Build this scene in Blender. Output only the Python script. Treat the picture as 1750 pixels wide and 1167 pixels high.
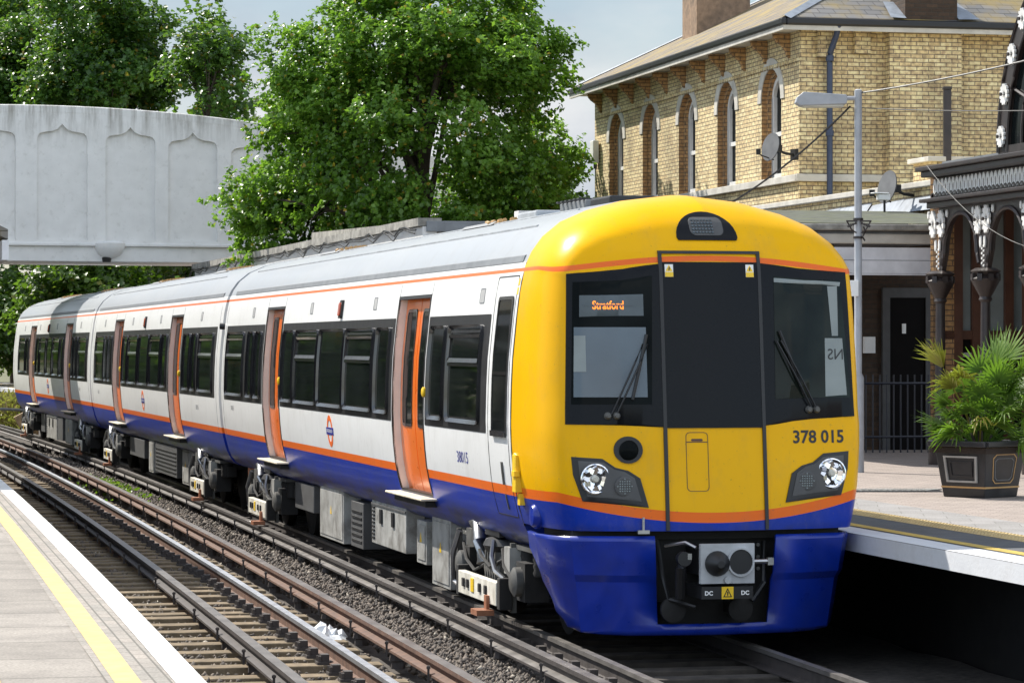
import bpy, math, random
import numpy as np
from mathutils import Vector, Matrix
from mathutils.bvhtree import BVHTree
R = math.radians
rnd = random.Random(7)
S = bpy.context.scene
for o in list(bpy.data.objects): bpy.data.objects.remove(o)
COL = S.collection

# ------------------------------------------------------------------ camera
H = 2.52                      # eye height above the rail tops
cam = bpy.data.cameras.new('camera'); co = bpy.data.objects.new('camera', cam); COL.objects.link(co)
co.location = (0, 0, H); co.rotation_euler = (R(90), 0, 0)
cam.sensor_width = 36; cam.lens = 5200/1750*36; cam.shift_y = 6.5/1750
cam.clip_start = 0.1; cam.clip_end = 3000
S.camera = co
# ------------------------------------------------------------------ light
TH = math.atan(1197/5200); CT, ST = math.cos(TH), math.sin(TH)
SUN_EL, SUN_FRONT = R(46), R(-56)
shx = -CT*math.cos(SUN_FRONT) + ST*math.sin(SUN_FRONT)
shy = -ST*math.cos(SUN_FRONT) - CT*math.sin(SUN_FRONT)
sd = Vector((shx*math.cos(SUN_EL), shy*math.cos(SUN_EL), math.sin(SUN_EL)))
sl = bpy.data.lights.new('sun', 'SUN'); so = bpy.data.objects.new('sun', sl); COL.objects.link(so)
sl.energy = 5.0; sl.angle = R(0.55); sl.color = (1.0, .95, .87)
so.rotation_euler = sd.to_track_quat('Z', 'Y').to_euler()
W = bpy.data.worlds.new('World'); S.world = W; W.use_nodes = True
nt = W.node_tree; nt.nodes.clear()
def wn(t, **k):
    n = nt.nodes.new(t)
    for a, b in k.items(): setattr(n, a, b)
    return n
sky = wn('ShaderNodeTexSky', sky_type='NISHITA', sun_disc=False, sun_elevation=SUN_EL, sun_rotation=math.atan2(shx, shy))
sky.air_density = 1.0; sky.dust_density = .6
tc = wn('ShaderNodeTexCoord'); mp = wn('ShaderNodeMapping')
mp.inputs['Scale'].default_value = (1, 1, 2.1); mp.inputs['Location'].default_value = (.35, 0, .12)
n1 = wn('ShaderNodeTexNoise'); n1.inputs['Scale'].default_value = 4.2; n1.inputs['Detail'].default_value = 9; n1.inputs['Roughness'].default_value = .55
rp = wn('ShaderNodeValToRGB'); rp.color_ramp.elements[0].position = .40; rp.color_ramp.elements[1].position = .60
n2 = wn('ShaderNodeTexNoise'); n2.inputs['Scale'].default_value = 9; n2.inputs['Detail'].default_value = 6
rp2 = wn('ShaderNodeValToRGB'); rp2.color_ramp.elements[0].color = (4.6, 5.3, 6.3, 1); rp2.color_ramp.elements[1].color = (8.0, 8.2, 8.4, 1)
rp2.color_ramp.elements[0].position = .38; rp2.color_ramp.elements[1].position = .58
mx = wn('ShaderNodeMix', data_type='RGBA')
bg = wn('ShaderNodeBackground'); bg.inputs['Strength'].default_value = .084
ow = wn('ShaderNodeOutputWorld')
L = nt.links.new
L(tc.outputs['Generated'], mp.inputs['Vector']); L(mp.outputs[0], n1.inputs['Vector']); L(mp.outputs[0], n2.inputs['Vector'])
L(n1.outputs['Fac'], rp.inputs[0]); L(n2.outputs['Fac'], rp2.inputs[0])
L(rp.outputs[0], mx.inputs['Factor']); L(sky.outputs[0], mx.inputs['A']); L(rp2.outputs[0], mx.inputs['B'])
# added fill for shaded fronts: sky scaled up overhead and behind viewer, down ahead
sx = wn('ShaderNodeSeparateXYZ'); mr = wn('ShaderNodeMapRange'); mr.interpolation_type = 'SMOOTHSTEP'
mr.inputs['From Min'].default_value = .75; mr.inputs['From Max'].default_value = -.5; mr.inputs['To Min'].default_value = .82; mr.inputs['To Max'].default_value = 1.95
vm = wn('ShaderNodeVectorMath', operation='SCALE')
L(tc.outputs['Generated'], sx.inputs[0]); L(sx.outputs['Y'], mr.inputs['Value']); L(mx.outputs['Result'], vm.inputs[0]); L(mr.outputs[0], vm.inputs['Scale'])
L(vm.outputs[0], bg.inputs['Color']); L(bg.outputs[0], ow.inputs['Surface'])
S.view_settings.view_transform = 'Standard'; S.view_settings.look = 'None'
S.view_settings.exposure = 0.56; S.view_settings.gamma = 1
try: S.cycles.max_bounces = 6; S.cycles.transparent_max_bounces = 6
except Exception: pass

# ------------------------------------------------------------------ materials
class NG:
    def __init__(s, name):
        s.mat = bpy.data.materials.new(name); s.mat.use_nodes = True
        s.t = s.mat.node_tree; s.b = s.t.nodes['Principled BSDF']; s._tc = None
    def n(s, t, **k):
        n = s.t.nodes.new(t)
        for a, b in k.items(): setattr(n, a, b)
        return n
    def tc(s, o='Object'):
        if not s._tc: s._tc = s.n('ShaderNodeTexCoord')
        return s._tc.outputs[o]
    def put(s, sock, val):
        if hasattr(val, 'is_output') or isinstance(val, bpy.types.NodeSocket): s.t.links.new(val, sock)
        else: sock.default_value = val
    def m(s, op, a, b=None, c=None, clamp=False):
        n = s.n('ShaderNodeMath', operation=op); n.use_clamp = clamp
        for i, x in enumerate((a, b, c)):
            if x is not None: s.put(n.inputs[i], x)
        return n.outputs[0]
    def mix(s, f, a, b, mode='MIX'):
        n = s.n('ShaderNodeMix', data_type='RGBA', blend_type=mode)
        s.put(n.inputs['Factor'], f); s.put(n.inputs['A'], a if not isinstance(a, tuple) else (*a, 1)[:4]); s.put(n.inputs['B'], b if not isinstance(b, tuple) else (*b, 1)[:4])
        return n.outputs['Result']
    def noise(s, scale, detail=4, vec=None, rough=.5):
        n = s.n('ShaderNodeTexNoise'); n.inputs['Scale'].default_value = scale; n.inputs['Detail'].default_value = detail
        n.inputs['Roughness'].default_value = rough
        s.put(n.inputs['Vector'], vec if vec is not None else s.tc()); return n.outputs['Fac']
    def ramp(s, f, p0, p1, c0=(0, 0, 0), c1=(1, 1, 1)):
        n = s.n('ShaderNodeValToRGB'); e = n.color_ramp.elements
        e[0].position = p0; e[1].position = p1; e[0].color = (*c0, 1); e[1].color = (*c1, 1)
        s.put(n.inputs[0], f); return n.outputs[0]
    def map(s, sc, loc=(0, 0, 0), rot=(0, 0, 0), vec=None):
        n = s.n('ShaderNodeMapping'); n.inputs['Scale'].default_value = sc; n.inputs['Location'].default_value = loc; n.inputs['Rotation'].default_value = rot
        s.put(n.inputs['Vector'], vec if vec is not None else s.tc()); return n.outputs[0]
    def sep(s, v=None):
        n = s.n('ShaderNodeSeparateXYZ'); s.put(n.inputs[0], v if v is not None else s.tc()); return n.outputs
    def bump(s, h, st=.3, d=.01):
        n = s.n('ShaderNodeBump'); n.inputs['Strength'].default_value = st; n.inputs['Distance'].default_value = d
        s.put(n.inputs['Height'], h); s.t.links.new(n.outputs[0], s.b.inputs['Normal'])
    def set(s, **k):
        for a, v in k.items():
            a = {'col': 'Base Color', 'rough': 'Roughness', 'metal': 'Metallic', 'coat': 'Coat Weight', 'crough': 'Coat Roughness', 'ior': 'IOR', 'spec': 'Specular IOR Level'}[a]
            s.put(s.b.inputs[a], v if not isinstance(v, tuple) else (*v, 1)[:4])
        return s

def mat(name, col, rough=.6, metal=0, var=.18, vs=6, bump=0, bs=40, coat=0, dirt=None, ds=2.2, dcol=(.05, .045, .04), spec=.5):
    g = NG(name)
    f = g.noise(vs, 5)
    a = tuple(c*(1-var) for c in col); b = tuple(min(1, c*(1+var)) for c in col)
    c = g.mix(g.ramp(f, .3, .7), a, b)
    if dirt:
        c = g.mix(g.m('MULTIPLY', g.ramp(g.noise(ds, 8, rough=.65), .45, .75), dirt), c, dcol)
    g.set(col=c, metal=metal, coat=coat, crough=.1, spec=spec)
    g.set(rough=g.m('ADD', g.m('MULTIPLY', f, .16), rough-.08))
    if bump: g.bump(g.noise(bs, 4), bump, .01)
    return g.mat

def glow(name, col, st):
    g = NG(name); g.set(col=(.02, .02, .02)); g.b.inputs['Emission Color'].default_value = (*col, 1); g.b.inputs['Emission Strength'].default_value = st
    return g.mat

MT = {}
MT['black'] = mat('black_plastic', (.012, .012, .013), .45)
MT['gloss_black'] = mat('gloss_black_panel', (.005, .006, .008), .28, var=.1, spec=.16)
MT['rubber'] = mat('window_rubber', (.02, .02, .022), .16, var=.1, spec=.8)
MT['chim'] = mat('sooty_chimney_brick', (.30, .20, .13), .9, var=.25, vs=8, bump=.4, dirt=.6)
MT['felt'] = mat('mossy_roof_felt', (.075, .08, .06), .9, var=.4, vs=5, bump=.5, dirt=.5, dcol=(.12, .14, .03))
MT['under'] = mat('underframe_dirt', (.013, .012, .011), .75, var=.4, bump=.3, bs=30)
MT['under_grey'] = mat('underframe_grey_steel', (.10, .098, .09), .55, var=.35, dirt=.85)
MT['box_grey'] = mat('equipment_box_grey', (.37, .365, .34), .5, var=.15, dirt=.85, ds=4, dcol=(.06, .045, .03))
MT['box_dark'] = mat('equipment_box_dark', (.075, .075, .075), .6, dirt=.5)
MT['white_beam'] = mat('white_shoe_beam', (.70, .67, .58), .55, dirt=.6, ds=5, dcol=(.22, .17, .10))
MT['steel'] = mat('bare_steel', (.42, .42, .42), .3, metal=.9)
MT['chrome'] = mat('chrome_reflector', (.82, .82, .82), .12, metal=1, var=.05)
MT['greybox'] = mat('coupler_grey', (.42, .43, .44), .5, dirt=.4)
MT['roof_grey'] = mat('train_roof_grey', (.36, .38, .40), .45, dirt=.3)
MT['gutter'] = mat('roof_gutter_grey', (.17, .18, .19), .5)
MT['jamb'] = mat('door_jamb_cream', (.90, .78, .68), .45, var=.06)
MT['orange'] = mat('door_orange', (.83, .17, .015), .3, var=.05, coat=.3)
MT['yellow'] = mat('warning_yellow', (.85, .55, .02), .4, var=.06)
MT['step'] = mat('door_step_cream', (.72, .64, .48), .6, dirt=.4, ds=8)
MT['white'] = mat('white_decal', (.8, .8, .78), .5, var=.04)
MT['logo_orange'] = mat('logo_orange', (.80, .14, .015), .4, var=.04)
MT['logo_blue'] = mat('logo_blue', (.012, .02, .25), .4, var=.04)
MT['vent_grey'] = mat('vent_grey', (.36, .36, .355), .6)
MT['amber'] = mat('amber_lamp', (.55, .06, .01), .25, coat=.5)
MT['blue_paint'] = mat('train_blue_paint', (.004, .025, .28), .3, var=.12, coat=.15, dirt=.35, ds=4, dcol=(.02, .03, .10))
MT['led'] = glow('destination_led', (1.0, .24, .015), 1.5)
MT['dest'] = mat('destination_box', (.07, .09, .10), .35)
MT['lead'] = mat('lead_flashing', (.26, .29, .33), .55, var=.2, dirt=.3)
MT['navy'] = mat('navy_downpipe', (.03, .045, .09), .4)
MT['stone'] = mat('stone_trim', (.55, .52, .46), .8, var=.2, bump=.3, dirt=.5, ds=3, dcol=(.15, .14, .11))
MT['white_paint'] = mat('white_joinery', (.72, .71, .68), .5, var=.08)
MT['concrete'] = mat('painted_concrete_white', (.64, .63, .61), .8, var=.07, vs=2, bump=.15, bs=60)
MT['post'] = mat('galvanised_post', (.36, .37, .39), .45, var=.12)
MT['iron'] = mat('iron_dark_brown', (.030, .022, .020), .38, var=.3)
MT['iron_rail'] = mat('railing_navy_black', (.015, .018, .03), .4)
MT['rust'] = mat('rail_rust', (.125, .066, .042), .75, var=.35, vs=9, bump=.2)
MT['rail_dark'] = mat('rail_dark_web', (.055, .046, .042), .65, var=.35, vs=9)
MT['rail_grey'] = mat('rail_head_grey', (.20, .185, .17), .42, metal=.5, var=.25, vs=4)
MT['rail_shine'] = mat('rail_head_polished', (.55, .57, .60), .42, metal=1, var=.1)
MT['plant_soil'] = mat('planter_soil', (.03, .02, .014), .95, bump=.6)
MT['planter'] = mat('planter_black_iron', (.022, .022, .024), .36, var=.3, bump=.1, bs=14)
MT['gold'] = mat('planter_gold_line', (.50, .30, .12), .45)
MT['silver_line'] = mat('planter_panel_edge', (.35, .34, .32), .35)
MT['glass_dark'] = mat('dark_window_glass', (.009, .011, .011), .05, var=.4, vs=1.5, spec=.13)
MT['glass_dark'].node_tree.nodes['Principled BSDF'].inputs['IOR'].default_value = 1.22
MT['blind'] = mat('cab_blind', (.085, .11, .13), .16, var=.25, vs=1.2, coat=.3)
MT['cabglass'] = mat('cab_glass_green', (.012, .016, .013), .05, var=.5, vs=2.5, spec=.14)
MT['curtain'] = mat('pale_window_blind', (.22, .25, .245), .4, var=.12, vs=3)
MT['door_dark'] = mat('dark_door', (.006, .005, .005), .7, spec=.1)
MT['fascia'] = mat('white_fascia_board', (.66, .66, .68), .6, var=.08, dirt=.2)
MT['timber_brown'] = mat('brown_window_timber', (.09, .035, .018), .45)
MT['bark'] = mat('tree_bark', (.06, .048, .036), .9, var=.4, bump=.6, bs=18)
MT['dish'] = mat('satellite_dish_grey', (.12, .12, .12), .5)
MT['litter'] = mat('plastic_film', (.75, .77, .78), .25, var=.1)
MT['wood_old'] = mat('old_timber', (.30, .22, .13), .85, var=.35, bump=.4)
MT['tarmac'] = mat('shadow_dark_asphalt', (.085, .088, .092), .85, var=.2, bump=.3, bs=90)  # asphalt strip; the train's shadow is in its dark bluish tone
MT['lamp_lens'] = mat('lantern_lens', (.55, .53, .45), .3, var=.1)
MT['copper'] = mat('old_fuse_copper', (.30, .12, .06), .5)

def leafmat(name, c0, c1, c2=None, gl=.38, tr=.42):
    g = NG(name); geo = g.n('ShaderNodeNewGeometry')
    r = geo.outputs['Random Per Island']
    f = g.noise(.7, 2)
    c = g.mix(r, c0, c1)
    c = g.mix(g.ramp(f, .4, .62), tuple(x*.75 for x in c0), c)
    if c2: c = g.mix(g.m('GREATER_THAN', r, .975), c, c2)
    g.set(col=c, rough=gl)
    t = g.n('ShaderNodeBsdfTranslucent'); g.put(t.inputs['Color'], g.mix(.5, c, (.22, .42, .02)))
    ms = g.n('ShaderNodeMixShader'); ms.inputs[0].default_value = tr
    out = g.t.nodes['Material Output']
    g.t.links.new(g.b.outputs[0], ms.inputs[1]); g.t.links.new(t.outputs[0], ms.inputs[2]); g.t.links.new(ms.outputs[0], out.inputs['Surface'])
    return g.mat
MT['leaf'] = leafmat('leaf_green', (.10, .22, .025), (.26, .44, .07), (.42, .30, .04), .33, .5)
MT['leaf_dark'] = leafmat('leaf_dark_green', (.045, .11, .024), (.12, .24, .05), (.32, .22, .03), .35, .42)
MT['leaf_far'] = leafmat('leaf_far_green', (.04, .09, .014), (.12, .20, .035), (.2, .2, .04))
MT['leaf_olive'] = leafmat('leaf_olive', (.05, .07, .022), (.10, .11, .04), (.2, .1, .04))
MT['palm'] = leafmat('palm_green', (.08, .17, .02), (.22, .33, .045), None, .6)
MT['palm_dry'] = leafmat('palm_yellow', (.32, .26, .04), (.45, .36, .07), None, .5)
MT['grass'] = leafmat('weed_green', (.09, .15, .02), (.20, .26, .04), (.3, .27, .05))
MT['dry_grass'] = leafmat('dry_grass', (.38, .27, .09), (.50, .38, .14), (.2, .22, .05))

def brick_mat(name, c1, c2, mort, dirt=.5, bw=.225, rh=.075, mo=.010, sxy=1):
    g = NG(name)
    n = g.sep(g.tc('Normal')); p = g.sep()
    along = g.mix(g.m('GREATER_THAN', g.m('ABSOLUTE', n[0]), .6), (0, 0, 0), (1, 1, 1))
    a = g.m('GREATER_THAN', g.m('ABSOLUTE', n[0]), .6)
    u = g.m('ADD', g.m('MULTIPLY', a, p[1]), g.m('MULTIPLY', g.m('SUBTRACT', 1, a), p[0]))
    cb = g.n('ShaderNodeCombineXYZ'); g.put(cb.inputs[0], u); g.put(cb.inputs[1], p[2])
    b = g.n('ShaderNodeTexBrick'); g.put(b.inputs['Vector'], cb.outputs[0])
    b.inputs['Scale'].default_value = 1; b.inputs['Brick Width'].default_value = bw; b.inputs['Row Height'].default_value = rh
    b.inputs['Mortar Size'].default_value = mo; b.inputs['Mortar Smooth'].default_value = .3; b.inputs['Bias'].default_value = .1
    b.inputs['Color1'].default_value = (*c1, 1); b.inputs['Color2'].default_value = (*c2, 1); b.inputs['Mortar'].default_value = (*mort, 1)
    c = g.mix(.6, b.outputs['Color'], g.mix(g.ramp(g.noise(14, 3), .35, .65), tuple(x*.55 for x in c2), tuple(min(1, x*1.3) for x in c1)), 'OVERLAY')
    c = g.mix(g.m('MULTIPLY', g.ramp(g.noise(.9, 8, rough=.65, vec=g.map((1, 1, .45))), .48, .72), dirt), c, (.05, .04, .03))
    g.set(col=c, rough=.88); g.bump(g.m('SUBTRACT', 1, b.outputs['Fac']), .6, .008)
    return g.mat
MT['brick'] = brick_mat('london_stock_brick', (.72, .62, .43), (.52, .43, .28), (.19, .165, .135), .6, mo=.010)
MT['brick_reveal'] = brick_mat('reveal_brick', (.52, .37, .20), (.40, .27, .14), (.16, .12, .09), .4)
MT['brick_dark'] = brick_mat('sooty_shaded_brick', (.13, .085, .055), (.085, .055, .035), (.08, .065, .05), .5)  # darkened to hold the deep shade under awning and porch; also the sooty stack

def slate_mat(name, c1, c2):
    g = NG(name); p = g.sep(); nn = g.sep(g.tc('Normal'))
    a = g.m('GREATER_THAN', g.m('ABSOLUTE', nn[0]), .2)
    u = g.m('ADD', g.m('MULTIPLY', a, p[1]), g.m('MULTIPLY', g.m('SUBTRACT', 1, a), p[0]))
    cb = g.n('ShaderNodeCombineXYZ'); g.put(cb.inputs[0], u); g.put(cb.inputs[1], p[2])
    b = g.n('ShaderNodeTexBrick'); g.put(b.inputs['Vector'], cb.outputs[0]); b.inputs['Scale'].default_value = 1
    b.inputs['Brick Width'].default_value = .30; b.inputs['Row Height'].default_value = .10; b.inputs['Mortar Size'].default_value = .006
    b.inputs['Color1'].default_value = (*c1, 1); b.inputs['Color2'].default_value = (*c2, 1); b.inputs['Mortar'].default_value = (.03, .03, .03, 1)
    c = g.mix(g.ramp(g.noise(1.6, 6), .42, .66), b.outputs['Color'], (.26, .19, .06))
    g.set(col=c, rough=.8); g.bump(g.m('SUBTRACT', 1, b.outputs['Fac']), .5, .01); return g.mat
MT['slate'] = slate_mat('mossy_slate', (.20, .165, .125), (.13, .11, .09))
MT['slate_grey'] = slate_mat('grey_slate', (.20, .19, .18), (.13, .13, .13))

def streak_white():
    g = NG('bridge_white_render')
    c = g.mix(g.ramp(g.noise(3, 5), .3, .7), (.70, .69, .67), (.78, .77, .75))
    z = g.sep()[2]
    st = g.m('MULTIPLY', g.ramp(g.noise(2.2, 8, vec=g.map((3, 3, .25)), rough=.7), .42, .68), g.m('MULTIPLY', g.m('SUBTRACT', z, 7.25), .9, clamp=True))
    c = g.mix(st, c, (.16, .14, .10))
    c = g.mix(g.m('MULTIPLY', g.ramp(g.noise(5, 8, rough=.7), .55, .75), .35), c, (.30, .28, .24))
    g.set(col=c, rough=.85); g.bump(g.noise(50, 3), .12, .01); return g.mat
MT['bridge'] = streak_white()

def paver(name, c1, c2, mort, bw, rh, mo, rot=0, dirt=.35, bump=.4):
    g = NG(name); v = g.map((1, 1, 1), rot=(0, 0, rot))
    b = g.n('ShaderNodeTexBrick'); g.put(b.inputs['Vector'], v); b.inputs['Scale'].default_value = 1
    b.inputs['Brick Width'].default_value = bw; b.inputs['Row Height'].default_value = rh; b.inputs['Mortar Size'].default_value = mo
    b.inputs['Color1'].default_value = (*c1, 1); b.inputs['Color2'].default_value = (*c2, 1); b.inputs['Mortar'].default_value = (*mort, 1)
    c = g.mix(g.m('MULTIPLY', g.ramp(g.noise(2.2, 8, rough=.65), .42, .75), dirt), b.outputs['Color'], (.10, .09, .08))
    c = g.mix(.25, c, g.ramp(g.noise(60, 4), .3, .7), 'OVERLAY')
    g.set(col=c, rough=.85); g.bump(g.m('SUBTRACT', 1, b.outputs['Fac']), bump, .004); return g.mat
MT['slab'] = paver('platform_slabs', (.305, .275, .24), (.25, .225, .195), (.10, .09, .075), .9, .6, .009, -R(102), dirt=.6)
MT['pav_small'] = paver('edge_pavers', (.34, .30, .26), (.27, .25, .22), (.14, .13, .11), .22, .075, .006, -R(102))
MT['pav_pink'] = paver('pink_block_paving', (.36, .30, .26), (.30, .25, .22), (.19, .165, .145), .2, .1, .005, .3)
MT['pav_grey'] = paver('grey_paving', (.31, .295, .285), (.265, .255, .245), (.19, .18, .165), .4, .4, .005, .1)
MT['tactile'] = mat('tactile_buff', (.48, .36, .17), .8, var=.12, dirt=.3)
MT['line_white'] = mat('platform_white_paint', (.70, .70, .68), .7, var=.08, vs=9, dirt=.65, ds=7, dcol=(.35, .33, .30))
MT['line_yellow'] = mat('platform_yellow_paint', (.62, .455, .18), .75, var=.15, vs=9, dirt=.6, ds=7, dcol=(.42, .34, .18))
MT['line_mustard'] = mat('platform_mustard_paint', (.52, .36, .07), .75, var=.12, vs=9, dirt=.4, ds=7)
MT['coping'] = mat('platform_coping_white', (.60, .61, .63), .8, var=.12, vs=3, bump=.2, dirt=.4, ds=3, dcol=(.22, .2, .18))
MT['sleeper_dark'] = mat('oily_shaded_sleeper', (.05, .042, .034), .9, var=.4, vs=7, bump=.5)  # oily timber, darkened further to put the under-train shade into its colour
MT['sleeper'] = mat('sleeper_timber', (.205, .155, .095), .9, var=.4, vs=7, bump=.5, bs=25, dirt=.6, ds=3, dcol=(.07, .055, .04))
MT['ballast_bed'] = mat('ballast_bed', (.075, .065, .055), .95, var=.5, vs=14, bump=1, bs=22)
MT['ground'] = mat('waste_ground', (.12, .12, .06), .95, var=.4, vs=1, bump=.5)
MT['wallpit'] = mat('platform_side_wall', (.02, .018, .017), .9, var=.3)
def stone_m():
    g = NG('ballast_stone'); geo = g.n('ShaderNodeNewGeometry'); r = geo.outputs['Random Per Island']
    c = g.ramp(r, .0, 1.0, (.055, .048, .042), (.19, .155, .125)); c = g.mix(g.m('GREATER_THAN', r, .975), c, (.38, .34, .28))
    g.set(col=c, rough=.85); g.bump(g.noise(60, 3), .4, .01); return g.mat
MT['stone_b'] = stone_m()

def train_paint(name, yellow_y0, yellow_y1, nose_front):
    """livery by height on the carriage: blue, orange stripe, white, orange cantrail line, grey roof, yellow cab end"""
    g = NG(name); v, u, z = g.sep()[:3]
    if nose_front:
        ff = g.m('SUBTRACT', 1, g.m('DIVIDE', g.m('SUBTRACT', u, .30), .6), clamp=True)
        par = g.m('SUBTRACT', 1, g.m('POWER', g.m('DIVIDE', g.m('ABSOLUTE', v), 1.27), 2), clamp=True)
        dip = g.m('MULTIPLY', g.m('MULTIPLY', par, ff), .165)
        zs = g.m('ADD', z, dip)
        zc = g.m('SUBTRACT', z, g.m('MULTIPLY', g.m('SUBTRACT', g.m('MULTIPLY', par, .105), .035), ff))
        hw = g.m('ADD', .016, g.m('MULTIPLY', ff, .008))
    else:
        zs = z; zc = z; hw = .016
    body = g.mix(g.m('GREATER_THAN', z, 3.245), (.76, .76, .745), (.36, .38, .40))
    dirtf = g.m('MULTIPLY', g.ramp(g.noise(1.3, 7, vec=g.map((1, .35, 1.5)), rough=.6), .4, .75), .22)
    body = g.mix(dirtf, body, (.50, .49, .46))
    stk = g.m('MULTIPLY', g.ramp(g.noise(2.0, 6, vec=g.map((1, 7, .45)), rough=.6), .50, .78), g.m('MULTIPLY', g.m('LESS_THAN', z, 3.6), .11))
    body = g.mix(stk, body, (.34, .31, .27))
    isy = g.m('MULTIPLY', g.m('GREATER_THAN', u, yellow_y0), g.m('LESS_THAN', u, yellow_y1))
    ycol = g.mix(g.ramp(g.noise(1.7, 4), .3, .7), (.80, .415, .001), (.84, .445, .002))
    body = g.mix(isy, body, ycol)
    body = g.mix(g.m('LESS_THAN', g.m('ABSOLUTE', g.m('SUBTRACT', zc, 3.175)), hw), body, (.80, .155, .03))
    body = g.mix(g.m('LESS_THAN', zs, 1.30), body, (.80, .15, .015))
    bl = g.mix(g.ramp(g.noise(2.5, 6, vec=g.map((1, .6, 1)), rough=.6), .42, .75), (.006, .034, .34), (.010, .034, .26))  # flank blue lifted above the valance paint to put sunlight into it
    body = g.mix(g.m('LESS_THAN', zs, 1.215), body, bl)
    gr = g.m('MULTIPLY', g.ramp(g.noise(3.5, 8, vec=g.map((1, .5, 2)), rough=.65), .38, .66), g.m('MULTIPLY', g.m('SUBTRACT', 1.06, z), 6, clamp=True))
    body = g.mix(gr, body, (.03, .03, .03))
    body = g.mix(g.m('MULTIPLY', g.ramp(g.noise(38, 2), .70, .76), .35), body, (.12, .10, .07))
    body = g.mix(g.m('MULTIPLY', g.ramp(g.noise(5, 9, rough=.75, vec=g.map((1, .7, .5))), .5, .8), .20), body, (.20, .17, .12))
    g.set(col=body, rough=.30, coat=.06, crough=.06, spec=.10)
    g.bump(g.noise(1.6, 3), .05, .02)
    return g.mat
MT['paint_front'] = train_paint('livery_cab_front', -9, 1.42, True)
MT['paint_mid'] = train_paint('livery_middle', -9, -8, False)
MT['paint_rear'] = train_paint('livery_cab_rear', 20.7, 99, False)

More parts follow.
